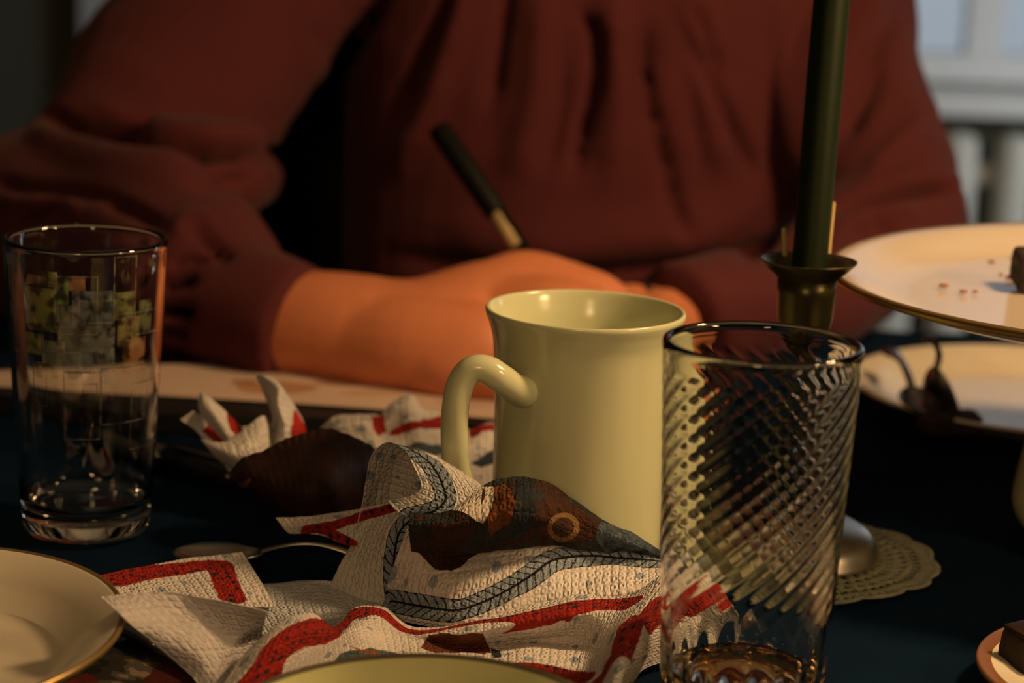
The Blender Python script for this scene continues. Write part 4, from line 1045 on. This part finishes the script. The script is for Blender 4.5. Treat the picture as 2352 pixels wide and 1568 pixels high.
# lower plate behind the ribbed tumbler with cutlery
lp = on(2395, 900, .014)
plate('plate', (float(lp[0]), float(lp[1]), .0012), .100, .016, CREAM2, None, 'wide cream plate with cutlery under the overhang of the cake stand')
def spoon(name, bowl, hand, label, m=SILVER, bl_=.045, bw=.015, hl=.12, lift=0.02, group=None):
    """bowl and hand are world points: centre of the bowl and end of the handle"""
    b_ = Vector(bowl); h = Vector(hand); ax = (h - b_)
    root = tag(empty(name, b_), label, 'spoon', group)
    root.rotation_euler = ax.to_track_quat('X', 'Z').to_euler()
    Ln = ax.length
    V, F = [], []
    n, k = 28, 14
    for i in range(n + 1):
        u = i / n; x = -bl_ / 2 + bl_ * u; wd = bw * (math.sin(PI * u ** .85) ** .62) + .0012
        for j in range(k + 1):
            t = -1 + 2 * j / k
            V.append((x, wd * t, -.0055 * (1 - t * t) * math.sin(PI * u) ** .7))
    for i in range(n):
        for j in range(k):
            F.append((i * (k + 1) + j, i * (k + 1) + j + 1, (i + 1) * (k + 1) + j + 1, (i + 1) * (k + 1) + j))
    o = pydata('bowl', V, F, m, root); o.modifiers.new('t', 'SOLIDIFY').thickness = .0011
    V, F = [], []
    for i in range(30):
        u = i / 29; x = bl_ / 2 - .002 + (Ln - bl_ / 2) * u; wd = .0022 + .0042 * max(0, u - .45) ** 1.3 * 2 - .003 * max(0, u - .93) * 8
        z = .004 * math.sin(PI * min(1, u * 1.2)) + .0002
        for (y, dz) in ((-wd, 0), (-wd * .6, .0009), (wd * .6, .0009), (wd, 0), (wd * .6, -.0007), (-wd * .6, -.0007)):
            V.append((x, y, z + dz))
    for i in range(29):
        for j in range(6):
            F.append((i * 6 + j, i * 6 + (j + 1) % 6, (i + 1) * 6 + (j + 1) % 6, (i + 1) * 6 + j))
    F += [tuple(range(5, -1, -1)), tuple(29 * 6 + j for j in range(6))]
    o = pydata('handle', V, F, m, root)
    return root
spoon('spoon', at(2160, 925, 1.115), at(2135, 765, 1.10), 'steel spoon standing upright on the wide plate below the cake stand', bl_=.040, bw=.011)
spoon('spoon', at(2110, 915, 1.122), at(2040, 800, 1.19), 'dark steel spoon leaning back on the wide plate below the cake stand', bl_=.034, bw=.009)
p = at(2185, 932, 1.105)
o = tag(empty('cake_piece', (float(p[0]), float(p[1]), .0085)), 'dark chocolate cake remnant beside the spoons on the wide plate', 'cake')
crumbly('cake', (0, 0, .005), (.030, .014, .010), 97, CHOC, o, rot=.25)
# teaspoon behind the front napkin
spoon('teaspoon', on(500, 1270, .006), on(870, 1272, .008), 'small steel teaspoon lying left of the big crumpled napkin', bl_=.036, bw=.0115)
# table knife sticking out from under the left end of the big napkin
kp, kq = on(295, 1445, .006), on(560, 1570, .006)
kn = tag(empty('table_knife', kp), 'steel table knife half hidden under the left end of the big napkin', 'knife')
kn.rotation_euler = Vector(kq - kp).to_track_quat('X', 'Z').to_euler()
kl = float(np.linalg.norm(kq - kp))
bm = bmesh.new()
tube_bm(bm, [(-.045, 0, 0), (.0, 0, 0), (.010, 0, 0), (.016, 0, 0)], [.0045, .0042, .0040, .0045], 16, flat=((0, 0, 1), .6))
finish('handle', bm, SILVER, kn)
bm = bmesh.new()
w0 = [(.014, .004), (.020, .0085), (.030, .0098), (.07, .0098), (.10, .008), (.118, .002)]
lo = [bm.verts.new((x, -.004, -.0008)) for x, y in w0]; hi = [bm.verts.new((x, y, -.0008)) for x, y in w0]
lo2 = [bm.verts.new((x, -.004, .0006)) for x, y in w0]; hi2 = [bm.verts.new((x, y, -.0002)) for x, y in w0]
for A, B in ((lo, hi), (lo2, hi2), (lo, lo2), (hi, hi2)):
    for i in range(5):
        bm.faces.new((A[i], A[i + 1], B[i + 1], B[i]))
bm.faces.new((lo[0], hi[0], hi2[0], lo2[0])); bm.faces.new((lo[5], lo2[5], hi2[5], hi[5]))
finish('blade', bm, SILVER, kn, False)
# glossy dark pen lying behind the left tumbler
gp, gq = on(200, 1000, .0065), on(545, 1100, .0065)
mk = tag(empty('marker_pen', gp), 'glossy black pen lying on the cloth between the left tumbler and the napkins', 'pen')
mk.rotation_euler = Vector(gq - gp).to_track_quat('Z', 'Y').to_euler()
gl = float(np.linalg.norm(gq - gp))
shiny = mat('glossy_black', (.012, .010, .010), .18)
lathe_open('barrel', [(0, 0), (.0048, .001), (.0056, .006), (.0058, gl * .55), (0, gl * .55)], 32, shiny, mk)
mcap = lathe_open('cap', [(0, gl * .545), (.0060, gl * .55), (.0060, gl * .96), (.0050, gl), (0, gl)], 32, shiny, mk)
bm = bmesh.new(); box_bm(bm, (0, .0066, gl * .78), (.003, .0016, gl * .36), bev=.0005)
finish('clip', bm, SILVER, mcap)
